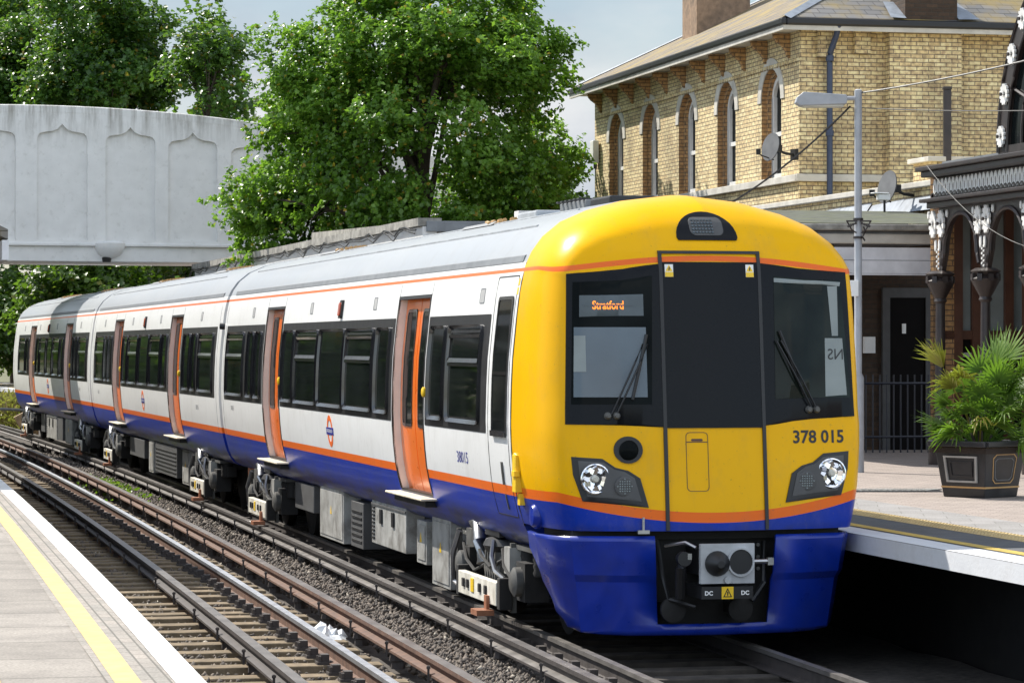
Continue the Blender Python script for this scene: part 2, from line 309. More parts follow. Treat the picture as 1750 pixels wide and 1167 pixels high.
# ------------------------------------------------------------------ mesh helpers
class MB:
    def __init__(s): s.v = []; s.f = []; s.m = []
    def add(s, vs, fs, mi=0):
        o = len(s.v); s.v += [tuple(p) for p in vs]
        for f in fs: s.f.append(tuple(i+o for i in f)); s.m.append(mi)
        return s
    def box(s, c, d, mi=0, M=None, taper=1):
        x, y, z = (k/2 for k in d)
        p = [Vector((sx*x*(taper if sz > 0 else 1), sy*y*(taper if sz > 0 else 1), sz*z)) for sz in (-1, 1) for sy in (-1, 1) for sx in (-1, 1)]
        if M is not None: p = [M @ q for q in p]
        p = [q + Vector(c) for q in p]
        return s.add(p, [(0, 2, 3, 1), (4, 5, 7, 6), (0, 1, 5, 4), (2, 6, 7, 3), (0, 4, 6, 2), (1, 3, 7, 5)], mi)
    def bx(s, x0, x1, y0, y1, z0, z1, mi=0):
        return s.box(((x0+x1)/2, (y0+y1)/2, (z0+z1)/2), (abs(x1-x0), abs(y1-y0), abs(z1-z0)), mi)
    def tube(s, pts, r, n=8, mi=0, cap=True):
        pts = [Vector(p) for p in pts]; rs = r if isinstance(r, (list, tuple)) else [r]*len(pts)
        vs = []; fs = []
        for i, p in enumerate(pts):
            t = (pts[min(i+1, len(pts)-1)] - pts[max(i-1, 0)]).normalized()
            a = t.cross(Vector((0, 0, 1)) if abs(t.z) < .9 else Vector((1, 0, 0))).normalized(); b = t.cross(a)
            for k in range(n):
                w = 2*math.pi*k/n; vs.append(p + (a*math.cos(w) + b*math.sin(w))*rs[i])
        for i in range(len(pts)-1):
            for k in range(n):
                fs.append((i*n+k, i*n+(k+1) % n, (i+1)*n+(k+1) % n, (i+1)*n+k))
        if cap: fs.append(tuple(range(n-1, -1, -1))); fs.append(tuple(range((len(pts)-1)*n, len(pts)*n)))
        return s.add(vs, fs, mi)
    def lathe(s, prof, c=(0, 0, 0), n=20, mi=0, M=None):
        vs = []; fs = []
        for r, z in prof:
            for k in range(n):
                w = 2*math.pi*k/n; q = Vector((r*math.cos(w), r*math.sin(w), z))
                if M is not None: q = M @ q
                vs.append(q + Vector(c))
        for i in range(len(prof)-1):
            for k in range(n): fs.append((i*n+k, i*n+(k+1) % n, (i+1)*n+(k+1) % n, (i+1)*n+k))
        fs.append(tuple(range(n-1, -1, -1))); fs.append(tuple(range((len(prof)-1)*n, len(prof)*n)))
        return s.add(vs, fs, mi)
    def sweep(s, prof, path, mi=0, mis=None, cap=True):
        """prof: closed list (a, z); path: list of (origin, side vector)"""
        n = len(prof); vs = []; fs = []; ms = []
        for P, sv in path:
            for a, z in prof: vs.append(Vector(P) + Vector(sv)*a + Vector((0, 0, z)))
        for i in range(len(path)-1):
            for k in range(n):
                fs.append((i*n+k, i*n+(k+1) % n, (i+1)*n+(k+1) % n, (i+1)*n+k)); ms.append(mis[k] if mis else mi)
        if cap: fs += [tuple(range(n)), tuple(range((len(path)-1)*n, len(path)*n))[::-1]]; ms += [mi, mi]
        o = len(s.v); s.v += [tuple(p) for p in vs]
        for f, q in zip(fs, ms): s.f.append(tuple(i+o for i in f)); s.m.append(q)
        return s
    def prism(s, poly, fn, t0, t1, mi=0):
        n = len(poly)
        vs = [fn(a, b, t0) for a, b in poly] + [fn(a, b, t1) for a, b in poly]
        fs = [tuple(range(n)), tuple(range(2*n-1, n-1, -1))] + [(i, i+n, (i+1) % n+n, (i+1) % n) for i in range(n)]
        return s.add(vs, fs, mi)
    def build(s, name, mats, parent=None, smooth=None, bevel=0, label=None):
        me = bpy.data.meshes.new(name); me.from_pydata(s.v, [], s.f)
        mats = mats if isinstance(mats, (list, tuple)) else [mats]
        for m in mats: me.materials.append(MT[m] if isinstance(m, str) else m)
        me.polygons.foreach_set('material_index', s.m)
        import bmesh
        bm = bmesh.new(); bm.from_mesh(me); bmesh.ops.recalc_face_normals(bm, faces=bm.faces); bm.to_mesh(me); bm.free()
        if smooth is not None:
            me.polygons.foreach_set('use_smooth', [True]*len(me.polygons)); me.set_sharp_from_angle(angle=R(smooth))
        me.update()
        o = bpy.data.objects.new(name, me); COL.objects.link(o)
        if parent: o.parent = parent
        if bevel:
            b = o.modifiers.new('Bevel', 'BEVEL'); b.width = bevel; b.segments = 2; b.limit_method = 'ANGLE'
        if label: o['label'] = label
        return o

def tag(o, label=None, cat=None, group=None, kind=None):
    if label: o['label'] = label
    if cat: o['category'] = cat
    if group: o['group'] = group
    if kind: o['kind'] = kind
    return o
def empty(name, loc=(0, 0, 0), rz=0, parent=None):
    o = bpy.data.objects.new(name, None); COL.objects.link(o); o.location = loc; o.rotation_euler = (0, 0, rz)
    o.empty_display_size = .2
    if parent: o.parent = parent
    return o
def copy_tree(o, parent=None):
    c = o.copy(); COL.objects.link(c); c.parent = parent
    for ch in o.children: copy_tree(ch, c)
    return c

def rr(a0, a1, b0, b1, r, k=4, mid=5):
    """rounded rectangle outline with points along its upright sides too"""
    p = []
    def arc(cx, cy, s):
        for i in range(k+1):
            w = math.radians(s + 90*i/k); p.append((cx+r*math.cos(w), cy+r*math.sin(w)))
    arc(a1-r, b1-r, 0); arc(a0+r, b1-r, 90)
    for i in range(1, mid): p.append((a0, b1-r-(b1-b0-2*r)*i/mid))
    arc(a0+r, b0+r, 180); arc(a1-r, b0+r, 270)
    for i in range(1, mid): p.append((a1, b0+r+(b1-b0-2*r)*i/mid))
    return p
def scan(mb, poly, fn, off, back=0.0, nv=6, nz=6, mi=0):
    """sheet over an outline (one interval per height) laid on a curved surface, with edges back to the surface"""
    zs = sorted(set(round(b, 5) for a, b in poly)); z0, z1 = zs[0], zs[-1]
    zs = sorted(set(zs) | set(round(z0+(z1-z0)*i/nz, 5) for i in range(nz+1)))
    zz = [zs[0]]
    for z in zs[1:]:
        if z-zz[-1] > (z1-z0)*.004: zz.append(z)
    zz[-1] = z1
    rows = []
    for z in zz:
        zq = min(max(z, z0+1e-5), z1-1e-5); xs = []
        for i in range(len(poly)):
            (a, b), (c, d) = poly[i], poly[(i+1) % len(poly)]
            if (b-zq)*(d-zq) <= 0 and abs(b-d) > 1e-9: xs.append(a+(c-a)*(zq-b)/(d-b))
        if len(xs) >= 2: rows.append((z, min(xs), max(xs)))
    vs = []; fs = []; n = nv+1
    for z, a, b in rows:
        for i in range(n): vs.append(fn(a+(b-a)*i/nv, z, off))
    for j in range(len(rows)-1):
        for i in range(nv): fs.append((j*n+i, j*n+i+1, (j+1)*n+i+1, (j+1)*n+i))
    per = [i for i in range(n)] + [j*n+nv for j in range(1, len(rows))] + [(len(rows)-1)*n+i for i in range(nv-1, -1, -1)] + [j*n for j in range(len(rows)-2, 0, -1)]
    o = len(vs)
    co_ = []
    for j, (z, a, b) in enumerate(rows):
        for i in range(n): co_.append((a+(b-a)*i/nv, z))
    for q in per: vs.append(fn(co_[q][0], co_[q][1], back))
    for i in range(len(per)):
        k = (i+1) % len(per); fs.append((per[i], per[k], o+k, o+i))
    mb.add(vs, fs, mi)
def ring(mb, outer, inner, fn, off, back=0.0, mi=0, off_in=None):
    n = len(outer); oi = off if off_in is None else off_in
    vs = [fn(a, b, back) for a, b in outer] + [fn(a, b, off) for a, b in outer] + [fn(a, b, oi) for a, b in inner] + [fn(a, b, back) for a, b in inner]
    fs = []
    for i in range(n):
        k = (i+1) % n
        for q in range(3): fs.append((q*n+i, q*n+k, (q+1)*n+k, (q+1)*n+i))
    mb.add(vs, fs, mi)
def text_on(name, body, size, fn, m, parent, center=(0, 0), xs=1.0, mirror=False, thick=0.0):
    cu = bpy.data.curves.new('t', 'FONT'); cu.body = body; cu.size = size; cu.align_x = 'CENTER'; cu.align_y = 'CENTER'; cu.resolution_u = 3
    if thick: cu.offset = thick
    t = bpy.data.objects.new('t', cu); COL.objects.link(t)
    bpy.context.view_layer.update()
    me = bpy.data.meshes.new_from_object(t.evaluated_get(bpy.context.evaluated_depsgraph_get()))
    bpy.data.objects.remove(t)
    for v in me.vertices: v.co = fn(center[0] + v.co.x*xs*(-1 if mirror else 1), center[1] + v.co.y, 0)
    me.materials.clear(); me.materials.append(MT[m]); me.name = name
    o = bpy.data.objects.new(name, me); COL.objects.link(o); o.parent = parent
    return o

# train frame: v to the right, u back along the track from the cab, z up
NX, NY = 1.70, 25.21
def WP(v, u, z=0): return Vector((NX + CT*v - ST*u, NY + ST*v + CT*u, z))
def bend(u): return -(u-30)**2/2700
def Upx(px, v):
    k = (px-875)/5200; return (NX + CT*v - k*(NY + ST*v))/(ST + CT*k)

# ------------------------------------------------------------------ numpy scatter meshes
def np_mesh(name, V, F, mats, parent=None, smooth=False):
    me = bpy.data.meshes.new(name); n = F.shape[1]
    me.vertices.add(len(V)); me.vertices.foreach_set('co', V.astype(np.float32).ravel())
    me.loops.add(F.size); me.loops.foreach_set('vertex_index', F.astype(np.int32).ravel())
    me.polygons.add(len(F)); me.polygons.foreach_set('loop_start', np.arange(0, F.size, n, dtype=np.int32)); me.polygons.foreach_set('loop_total', np.full(len(F), n, dtype=np.int32))
    me.materials.append(MT[mats]); me.update(); me.validate()
    o = bpy.data.objects.new(name, me); COL.objects.link(o)
    if parent: o.parent = parent
    return o
def leaves(name, C, Nrm, size, m, parent=None, seed=1, aspect=.45, fold=.25):
    g = np.random.default_rng(seed); n = len(C)
    Nrm = Nrm/np.linalg.norm(Nrm, axis=1, keepdims=True)
    a = g.normal(size=(n, 3)); a -= (a*Nrm).sum(1, keepdims=True)*Nrm; a /= np.linalg.norm(a, axis=1, keepdims=True)
    b = np.cross(Nrm, a); s = (size*g.uniform(.65, 1.25, n))[:, None]
    p0 = C - a*s*.5; p2 = C + a*s*.5 - Nrm*s*.12; p1 = C + b*s*aspect + Nrm*s*fold*.5; p3 = C - b*s*aspect + Nrm*s*fold*.5
    V = np.stack([p0, p1, p2, p3], 1).reshape(-1, 3); i = np.arange(n)[:, None]*4
    F = np.concatenate([i+np.array([[0, 1, 2]]), i+np.array([[0, 2, 3]])], 1).reshape(-1, 3)
    return np_mesh(name, V, F, m, parent)

# ================================================================== GROUND
gb = MB()
gb.add([(-900, -300, -.62), (900, -300, -.62), (900, 1600, -.62), (-900, 1600, -.62)], [(0, 1, 2, 3)])
tag(gb.build('ground', 'ground'), kind='structure')
us_ = [-26 + i*2 for i in range(75)]
def strip(name, va, vb, u0, u1, z, m, step=2.0, zt=None, kind='structure', parent=None):
    n = max(2, int((u1-u0)/step)); mb = MB(); vs = []; fs = []
    for i in range(n+1):
        u = u0+(u1-u0)*i/n
        vs += [WP(va(u), u, z), WP(vb(u), u, z)]
    fs = [(2*i, 2*i+1, 2*i+3, 2*i+2) for i in range(n)]
    mb.add(vs, fs); return tag(mb.build(name, m, parent), kind=kind)
# ballast bed, gently uneven
gz = np.random.default_rng(3)
nb = MB(); vs = []; fs = []; nu, nv_ = 240, 44
for i in range(nu+1):
    u = -24 + 190*(i/nu)**1.25
    for j in range(nv_+1):
        v = -5.25 + 8.0*j/nv_ + bend(u)
        w = -.245 + .012*math.sin(v*7+u*3) + gz.uniform(-.014, .014)
        vs.append(WP(v, u, w))
for i in range(nu):
    for j in range(nv_): fs.append((i*(nv_+1)+j, i*(nv_+1)+j+1, (i+1)*(nv_+1)+j+1, (i+1)*(nv_+1)+j))
nb.add(vs, fs); tag(nb.build('track_bed', 'ballast_bed', smooth=60), kind='structure')

# ================================================================== TRACK
NC = -3.55                                      # centre of the near track
def path(v0, u0=-24, u1=120, step=2.5, b=True):
    out = []; n = int((u1-u0)/step)
    for i in range(n+1):
        u = u0+(u1-u0)*i/n; t = 2*(30-u)/2700
        v = v0+bend(u) if b else v0
        sv = Vector((CT + ST*t, ST - CT*t, 0)).normalized() if False else Vector((CT, ST, 0))
        out.append((WP(v, u, 0), sv))
    return out
RAILP = [(-.035, 0), (.035, 0), (.036, -.035), (.010, -.05), (.010, -.135), (.07, -.15), (.07, -.162), (-.07, -.162), (-.07, -.15), (-.010, -.135), (-.010, -.05), (-.036, -.035)]
def running_rail(v0, label, top, web, b=True):
    mb = MB(); mb.sweep(RAILP[::-1], path(v0, b=b), 0, mis=None)
    # head faces get the polished material
    mis = []
    k = len(RAILP)
    prof = RAILP
    mb = MB(); mb.sweep(prof, path(v0, b=b), 1, mis=[0, 0, 1, 1, 1, 1, 1, 1, 1, 1, 1, 0] if top != web else None)
    o = mb.build('running_rail', [top, web], smooth=35)
    tag(o, label, 'rail', 'rails of the two tracks'); return o
running_rail(NC+.86, 'polished running rail with rusty brown side nearest the middle of the picture', 'rail_shine', 'rust')
running_rail(NC-.62, 'running rail below the white edge of the left platform', 'rail_grey', 'rail_dark')
running_rail(-.75, 'running rail under the left wheels of the train', 'rail_grey', 'rail_dark', b=True)  # dark web instead of rust paints in the shade under the train
running_rail(.75, 'running rail under the right wheels of the train beside the dark platform wall', 'rail_grey', 'rail_dark', b=True)
CONP = [(-.045, 0), (.045, 0), (.045, -.035), (.014, -.052), (.014, -.085), (.082, -.102), (.082, -.122), (-.082, -.122), (-.082, -.102), (-.014, -.085), (-.014, -.052), (-.045, -.035)]
def conductor(v0, z, label, head, side, foot, iv=2.0):
    mb = MB(); P = [(p+Vector((0, 0, z)), s) for p, s in path(v0)]
    mb.sweep(CONP, P, 1, mis=[0, 1, 1, 1, 2, 1, 1, 1, 2, 1, 1, 1])
    o = mb.build('conductor_rail', [head, side, foot], smooth=35); tag(o, label, 'conductor rail', 'conductor rails of the two tracks')
    u = -9.0; k = 0
    while u < 62 and k < 34:
        m2 = MB()
        c = WP(v0+bend(u), u, 0)
        m2.lathe([(.06, -.2), (.055, -.14), (.075, -.13), (.06, z-.122)], c, 10, 1)
        for sgn in (-1, 1):
            q = WP(v0+bend(u)+sgn*.095, u, z-.10); m2.box(q, (.018, .03, .13), 1)
            m2.box(q+Vector((0, 0, .05)), (.03, .05, .02), 1)
        m2.build('insulator', ['box_grey', 'rail_dark'], o)
        u += iv; k += 1
    return o
conductor(NC+.15, .03, 'dark grey centre conductor rail between sleepers beside the left platform', 'rail_grey', 'rail_dark', 'rail_dark')
conductor(NC+1.36, .07, 'conductor rail with red-brown rusty foot right of the polished rail', 'rail_grey', 'rust', 'rust')
conductor(-1.29, .07, 'grey conductor rail running close along the left flank of the train', 'rail_grey', 'rail_dark', 'rail_grey')

# sleepers with chairs (near track shows its timber; the far one only its ends)
slp = MB(); slp.bx(-1.25, 1.25, -.125, .125, -.30, -.165)
sl0 = slp.build('sleeper', 'sleeper', bevel=.012)
ch = MB(); ch.box((0, 0, -.155), (.34, .17, .03), 0); ch.box((-.10, 0, -.115), (.07, .11, .07), 0); ch.box((.10, 0, -.115), (.07, .11, .07), 0)
ch.lathe([(.02, 0), (.02, .05)], (-.145, .05, -.145), 6); ch.lathe([(.02, 0), (.02, .05)], (-.145, -.05, -.145), 6)
ch0 = ch.build('rail_chair', 'rail_dark', sl0); ch0.location = (.86, 0, 0)
c2 = ch0.copy(); COL.objects.link(c2); c2.parent = sl0; c2.location = (-.62, 0, 0)
tag(sl0, 'weathered timber sleeper of the near track beside the left platform', 'sleeper', 'sleepers of the near track')
k = 0; u = -10.5
while u < 48:
    o = sl0 if k == 0 else copy_tree(sl0)
    o.location = WP(NC+bend(u), u, 0) + Vector((0, 0, rnd.uniform(-.022, .010))); o.rotation_euler = (0, 0, TH + 2*(30-u)/2700*-1 + rnd.uniform(-.022, .022)); k += 1; u += .65
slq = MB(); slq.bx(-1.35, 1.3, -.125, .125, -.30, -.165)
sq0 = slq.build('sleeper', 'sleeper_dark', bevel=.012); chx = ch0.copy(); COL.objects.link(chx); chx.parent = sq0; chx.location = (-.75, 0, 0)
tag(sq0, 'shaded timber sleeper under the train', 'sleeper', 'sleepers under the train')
k = 0; u = -7
while u < 50:
    o = sq0 if k == 0 else copy_tree(sq0); o.location = WP(bend(u), u, 0); o.rotation_euler = (0, 0, TH+rnd.uniform(-.01, .01)); k += 1; u += .65

# ballast stones
def stones(n, seed):
    g = np.random.default_rng(seed)
    base = np.array([[1, 0, 0], [-1, 0, 0], [0, 1, 0], [0, -1, 0], [0, 0, 1], [0, 0, -1]], float)
    F0 = np.array([[0, 2, 4], [2, 1, 4], [1, 3, 4], [3, 0, 4], [2, 0, 5], [1, 2, 5], [3, 1, 5], [0, 3, 5]])
    u = -11 + 62*g.uniform(0, 1, n)**1.8; v = np.empty(n)
    zone = g.uniform(0, 1, n)
    v = np.where(zone < .54, g.uniform(NC+1.42, -.9, n), np.where(zone < .70, g.uniform(NC+.1, NC+1.3, n), g.uniform(NC-1.4, NC+.05, n)))
    inside = zone >= .54
    ph = ((u+10.5) / .65) % 1.0                       # keep most stones between the sleepers on the near track
    keep = ~(inside & ((ph < .27) | (ph > .73)) & (g.uniform(0, 1, n) > .20))
    u, v, inside = u[keep], v[keep], inside[keep]; n = len(u)
    hump = np.where(inside, -.225, -.215 + .06*np.exp(-((v+1.75)/.5)**2))
    z = hump + g.uniform(-.01, .035, n)
    vv = v + -(u-30)**2/2700
    C = np.stack([NX + CT*vv - ST*u, NY + ST*vv + CT*u, z], 1)
    s = g.uniform(.013, .032, n)[:, None, None]*g.uniform(.6, 1.3, (n, 1, 3))
    P = base[None]*s + g.normal(size=(n, 6, 3))*.007
    ang = g.uniform(0, 6.28, n); ca, sa = np.cos(ang), np.sin(ang)
    x = P[:, :, 0]*ca[:, None] - P[:, :, 1]*sa[:, None]; y = P[:, :, 0]*sa[:, None] + P[:, :, 1]*ca[:, None]
    P = np.stack([x, y, P[:, :, 2]], 2) + C[:, None]
    F = (np.arange(n)[:, None, None]*6 + F0[None]).reshape(-1, 3)
    o = np_mesh('ballast', P.reshape(-1, 3), F, 'stone_b'); tag(o, 'loose grey brown ballast stones between the rails', 'ballast', kind='stuff')
stones(72000, 5)
# weeds between the tracks
g_ = np.random.default_rng(9); n = 900
uu = 33 + g_.normal(size=n)*2.2; vv = NC+1.72+g_.normal(size=n)*.16 + np.array([bend(x) for x in uu])
C = np.stack([NX+CT*vv-ST*uu, NY+ST*vv+CT*uu, -.19+g_.uniform(0, .09, n)], 1)
tag(leaves('weeds', C, np.stack([g_.normal(size=n), g_.normal(size=n), np.ones(n)*1.2], 1), .10, 'grass', seed=4), 'low yellow green weeds growing in the ballast', 'weeds', kind='stuff')
# litter
lb = MB(); g2 = random.Random(3); vs = []; nn = 9
for i in range(nn):
    for j in range(nn):
        a, b = i/(nn-1)-.5, j/(nn-1)-.5
        hgt = max(0, .15*(1-(a*a+b*b)*3.2)) * g2.uniform(.35, 1.25)
        vs.append((a*.36+g2.uniform(-.02, .02), b*.42+g2.uniform(-.02, .02), hgt))
lb.add(vs, [(i*nn+j, i*nn+j+1, (i+1)*nn+j+1, (i+1)*nn+j) for i in range(nn-1) for j in range(nn-1)])
lt = lb.build('plastic_bag', 'litter'); lt.location = WP(NC+1.10+bend(3.4), 3.4, -.17)
tag(lt, 'crumpled clear white plastic bag lying between the polished rail and the rusty conductor rail', 'litter')

# ================================================================== PLATFORMS
PZ = .915
def eL(u): return -5.015 - (u-30)**2/3400
def eR(u): return 1.34 if u < 25 else 1.34 - (u-25)**2/2700
def pl(o): tag(o, kind='structure')
def solid(name, ve, side, u0, u1, mside):
    mb = MB(); n = 40; vs = []; fs = []
    for i in range(n+1):
        u = u0+(u1-u0)*i/n; e = ve(u)
        for a, z in ((.0, PZ), (.0, PZ-.15), (1.3 if side > 0 else .22, PZ-.16), (1.3 if side > 0 else .24, -.6)): vs.append(WP(e+side*a, u, z))
    for i in range(n):
        for q in range(3): fs.append((i*4+q, i*4+q+1, (i+1)*4+q+1, (i+1)*4+q)); mb.m.append(0 if q == 0 else 1)
    mm = mb.m; mb.m = []; mb.v = [tuple(p) for p in vs]; mb.f = fs; mb.m = mm
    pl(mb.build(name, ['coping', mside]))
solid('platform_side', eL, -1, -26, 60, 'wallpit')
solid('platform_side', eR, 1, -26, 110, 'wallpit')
def band(name, ve, side, a, b, m, u0, u1, z): strip(name, lambda u: ve(u)+side*a, lambda u: ve(u)+side*b, u0, u1, z, m)
band('platform', eL, -1, 0, 9, 'slab', -28, 60, PZ)
band('platform_edge_line', eL, -1, 0.0, .145, 'line_white', -28, 60, PZ+.004)
band('platform_edge_paving', eL, -1, .15, .305, 'pav_small', -28, 60, PZ+.004)
band('platform_yellow_line', eL, -1, .305, .43, 'line_yellow', -28, 60, PZ+.006)
band('platform_edge_paving', eL, -1, .43, .47, 'pav_small', -28, 60, PZ+.004)
band('platform_tactile_strip', eL, -1, .96, 1.36, 'tactile', -28, 60, PZ+.006)
band('platform', eR, 1, 0, 40, 'pav_pink', -28, 110, PZ)
band('platform_coping', eR, 1, 0, .30, 'coping', -28, 110, PZ+.004)
band('platform_yellow_line', eR, 1, .34, .47, 'line_mustard', -28, 110, PZ+.008)
band('platform_asphalt', eR, 1, .30, .96, 'tarmac', -28, 110, PZ+.004)
band('platform_tactile_strip', eR, 1, .96, 1.30, 'tactile', -28, 110, PZ+.006)
band('platform_grey_paving', eR, 1, 1.30, 2.0, 'pav_grey', -28, 110, PZ+.004)
# tactile domes on the right platform's visible stretch, and drain
tb = MB()
for i in range(150):
    u = -6.5 + i*.075
    for j in range(5):
        p = WP(eR(u)+1.0+j*.066, u, PZ+.006); tb.lathe([(.017, 0), (.011, .007)], p, 6)
tag(tb.build('tactile_studs', 'tactile'), 'raised buff tactile studs in a strip along the right platform', 'paving studs', kind='stuff')
dg = MB(); dp = Vector((4.22, 33.6, PZ))
Mr = Matrix.Rotation(.0, 3, 'Z')
for i in range(14): dg.box(dp+Vector((-.42+i*.065, 0, .010)), (.035, .5, .012), 0, Matrix.Rotation(-.5, 3, 'Z'))
dg.box(dp+Vector((0, 0, .004)), (1.0, .62, .006), 1)
tag(dg.build('drain_grate', ['box_grey', 'black']), 'slotted metal drain cover set flat in the right platform paving', 'drain cover')

# ================================================================== TRAIN
train = empty('train', (NX, NY, 0), TH)
tag(train, 'white, orange and blue commuter train with a yellow cab front standing at the platform', 'train')
ZTOP = 3.83; ZC = 1.9
SEC = [(0, .72), (1.0, .72), (1.12, .745), (1.21, .80), (1.275, .89), (1.31, .97), (1.332, 1.04), (1.368, 1.18), (1.395, 1.33), (1.413, 1.5), (1.426, 1.68), (1.43, 1.85), (1.424, 2.15), (1.412, 2.4), (1.392, 2.6), (1.372, 2.8), (1.347, 2.99), (1.32, 3.12), (1.30, 3.21), (1.245, 3.33), (1.15, 3.46), (.99, 3.59), (.76, 3.69), (.45, 3.775), (0, ZTOP)]
SIDE = [p for p in SEC if .95 <= p[1] <= 3.21]
def wz(z):
    q = SEC[1:]
    if z <= q[0][1]: return q[0][0]
    for (a, b), (c, d) in zip(q, q[1:]):
        if b <= z <= d and d > b: return a+(c-a)*(z-b)/(d-b)
    return 0
DZ0, DZ1 = 1.04, 2.99
def sidefn(Lm=None):
    return lambda y, z, off: (-(wz(z)+off), y, z)

def car_shell(y0, y1, doors, paint, parent, M):
    """outer skin of one carriage with door openings on its left flank"""
    mb = MB(); ys = sorted(set([y0, y1] + [d for ab in doors for d in ab] + [y0+(y1-y0)*i/10 for i in range(11)]))
    half = SEC
    ring_pts = [(-v, z) for v, z in half] + [(v, z) for v, z in half[::-1]]
    n = len(ring_pts); vs = []
    for y in ys:
        for v, z in ring_pts: vs.append((v, y, z))
    fs = []
    for i in range(len(ys)-1):
        ym = (ys[i]+ys[i+1])/2
        for k in range(n-1):
            zm = (ring_pts[k][1]+ring_pts[k+1][1])/2
            if k < len(half)-1 and any(a < ym < b for a, b in doors) and DZ0 < zm < DZ1: continue
            fs.append((i*n+k, i*n+k+1, (i+1)*n+k+1, (i+1)*n+k))
    for e in (0, len(ys)-1): fs.append(tuple(e*n+k for k in range(n)))
    mb.add(vs, fs)
    o = mb.build('carriage_body', paint, parent, smooth=50); o.matrix_local = M
    return o
PART = {}
def place(o, M): o.matrix_local = M; return o

def jambs(a, b, M, near_lit):
    """door pocket: recess lining, two sliding leaves with windows, step plate"""
    d = .11
    mb = MB(); zs = [z for v, z in SEC if DZ0 <= z <= DZ1]
    for y, mi in ((a, 1), (b, 0)):
        vs = []; fs = []
        for z in zs: vs += [(-wz(z)-.002, y, z), (-wz(z)+d, y, z)]
        for i in range(len(zs)-1): fs.append((2*i, 2*i+1, 2*i+3, 2*i+2))
        mb.add(vs, fs, mi)
    mb.add([(-wz(z)+d-.022+t, b-.004, z) for z in zs for t in (0, .03)], [(2*i, 2*i+1, 2*i+3, 2*i+2) for i in range(len(zs)-1)], 1)
    mb.bx(-wz(DZ1)-.002, -wz(DZ1)+d+.1, a, b, DZ1, DZ1+.012, 1); mb.bx(-wz(DZ0), -wz(DZ0)+d+.3, a, b, DZ0-.02, DZ0+.004, 1)
    # thin black seal round the opening
    fn = sidefn()
    out = [(b+.035, DZ1+.035)] + [(a-.03, DZ1+.035)] + [(a-.03, z) for z in zs[::-1]] + [(b+.035, z) for z in zs]
    inn = [(b, DZ1)] + [(a, DZ1)] + [(a, z) for z in zs[::-1]] + [(b, z) for z in zs]
    ring(mb, out, inn, fn, .006, -.01, 1)
    f = mb.build('door_frame', ['jamb', 'black'], train, smooth=40); place(f, M)
    # door leaves
    lg = (b-a)/2
    for q in range(2):
        y0 = a+.02+q*lg; y1 = y0+lg-.03
        lf = MB(); fnl = lambda y, z, off: (-(wz(z)-d+.01+off), y, z)
        scan(lf, [(y0, DZ0), (y1, DZ0)] + [(y1, z) for z in zs[1:]] + [(y0, z) for z in zs[::-1][:-1]], fnl, .02, -.02, 1, 3)
        leaf = lf.build('door_leaf', 'orange', train, smooth=40); place(leaf, M)
        wn_ = MB(); scan(wn_, rr(y0+.17, y1-.17, 1.72, 2.86, .05), fnl, .026, .02, 2, 6)
        wn_.build('pane', 'glass_dark', leaf, smooth=40)
        ed = MB(); ring(ed, rr(y0+.14, y1-.14, 1.69, 2.89, .06), rr(y0+.17, y1-.17, 1.72, 2.86, .05), fnl, .03, .02)
        ed.build('pane_frame', 'rubber', leaf, smooth=40)
    st = MB(); st.box((-wz(DZ0)-.03, (a+b)/2, DZ0-.04), (.24, b-a+.30, .022), 0); st.box((-wz(DZ0)+.02, (a+b)/2, DZ0-.09), (.2, b-a, .06), 1)
    o = st.build('door_step', ['step', 'black'], train, bevel=.008); place(o, M)
    bt = MB(); y = a-.10; zb = 2.06
    Mx = Matrix(((0, 0, -1), (0, 1, 0), (1, 0, 0)))
    bt.lathe([(.05, 0), (.05, .02), (.035, .03)], (-wz(zb)-.008, y, zb), 14, 0, Mx)
    o = bt.build('door_button', 'yellow', train, smooth=40); place(o, M)

def windows(a, b, specs, M):
    fn = sidefn()
    bd = MB(); scan(bd, rr(a, b, 1.735, 2.80, .02), fn, .004, 0, 1, 9); o = bd.build('window_band', 'black', train, smooth=40); place(o, M)
    for y0, y1, hop in specs:
        z0, z1 = 1.80, 2.71
        fr = MB(); r = min(.075, (y1-y0)*.2)
        ring(fr, rr(y0, y1, z0, z1, r), rr(y0+.035, y1-.035, z0+.04, z1-.035, r*.7), fn, .034, .003, 0, .006)
        if hop:
            zz = z0+.56
            ring(fr, rr(y0+.045, y1-.045, zz, z1-.09, .03), rr(y0+.075, y1-.075, zz+.04, z1-.12, .02), fn, .03, .003, 0, .02)
            scan(fr, rr(y0+.03, y1-.03, zz-.035, zz-.005, .008, mid=1), fn, .024, .003, 1, 1)
            scan(fr, rr(y0+.05, y1-.05, z1-.075, z1-.05, .008, mid=1), fn, .02, .003, 1, 1)
        w = fr.build('window', 'rubber', train, smooth=40); place(w, M)
        pn = MB(); scan(pn, rr(y0+.03, y1-.03, z0+.03, z1-.03, .04), fn, .008, .002, 1, 8); pn.build('pane', 'glass_dark', w, smooth=40)

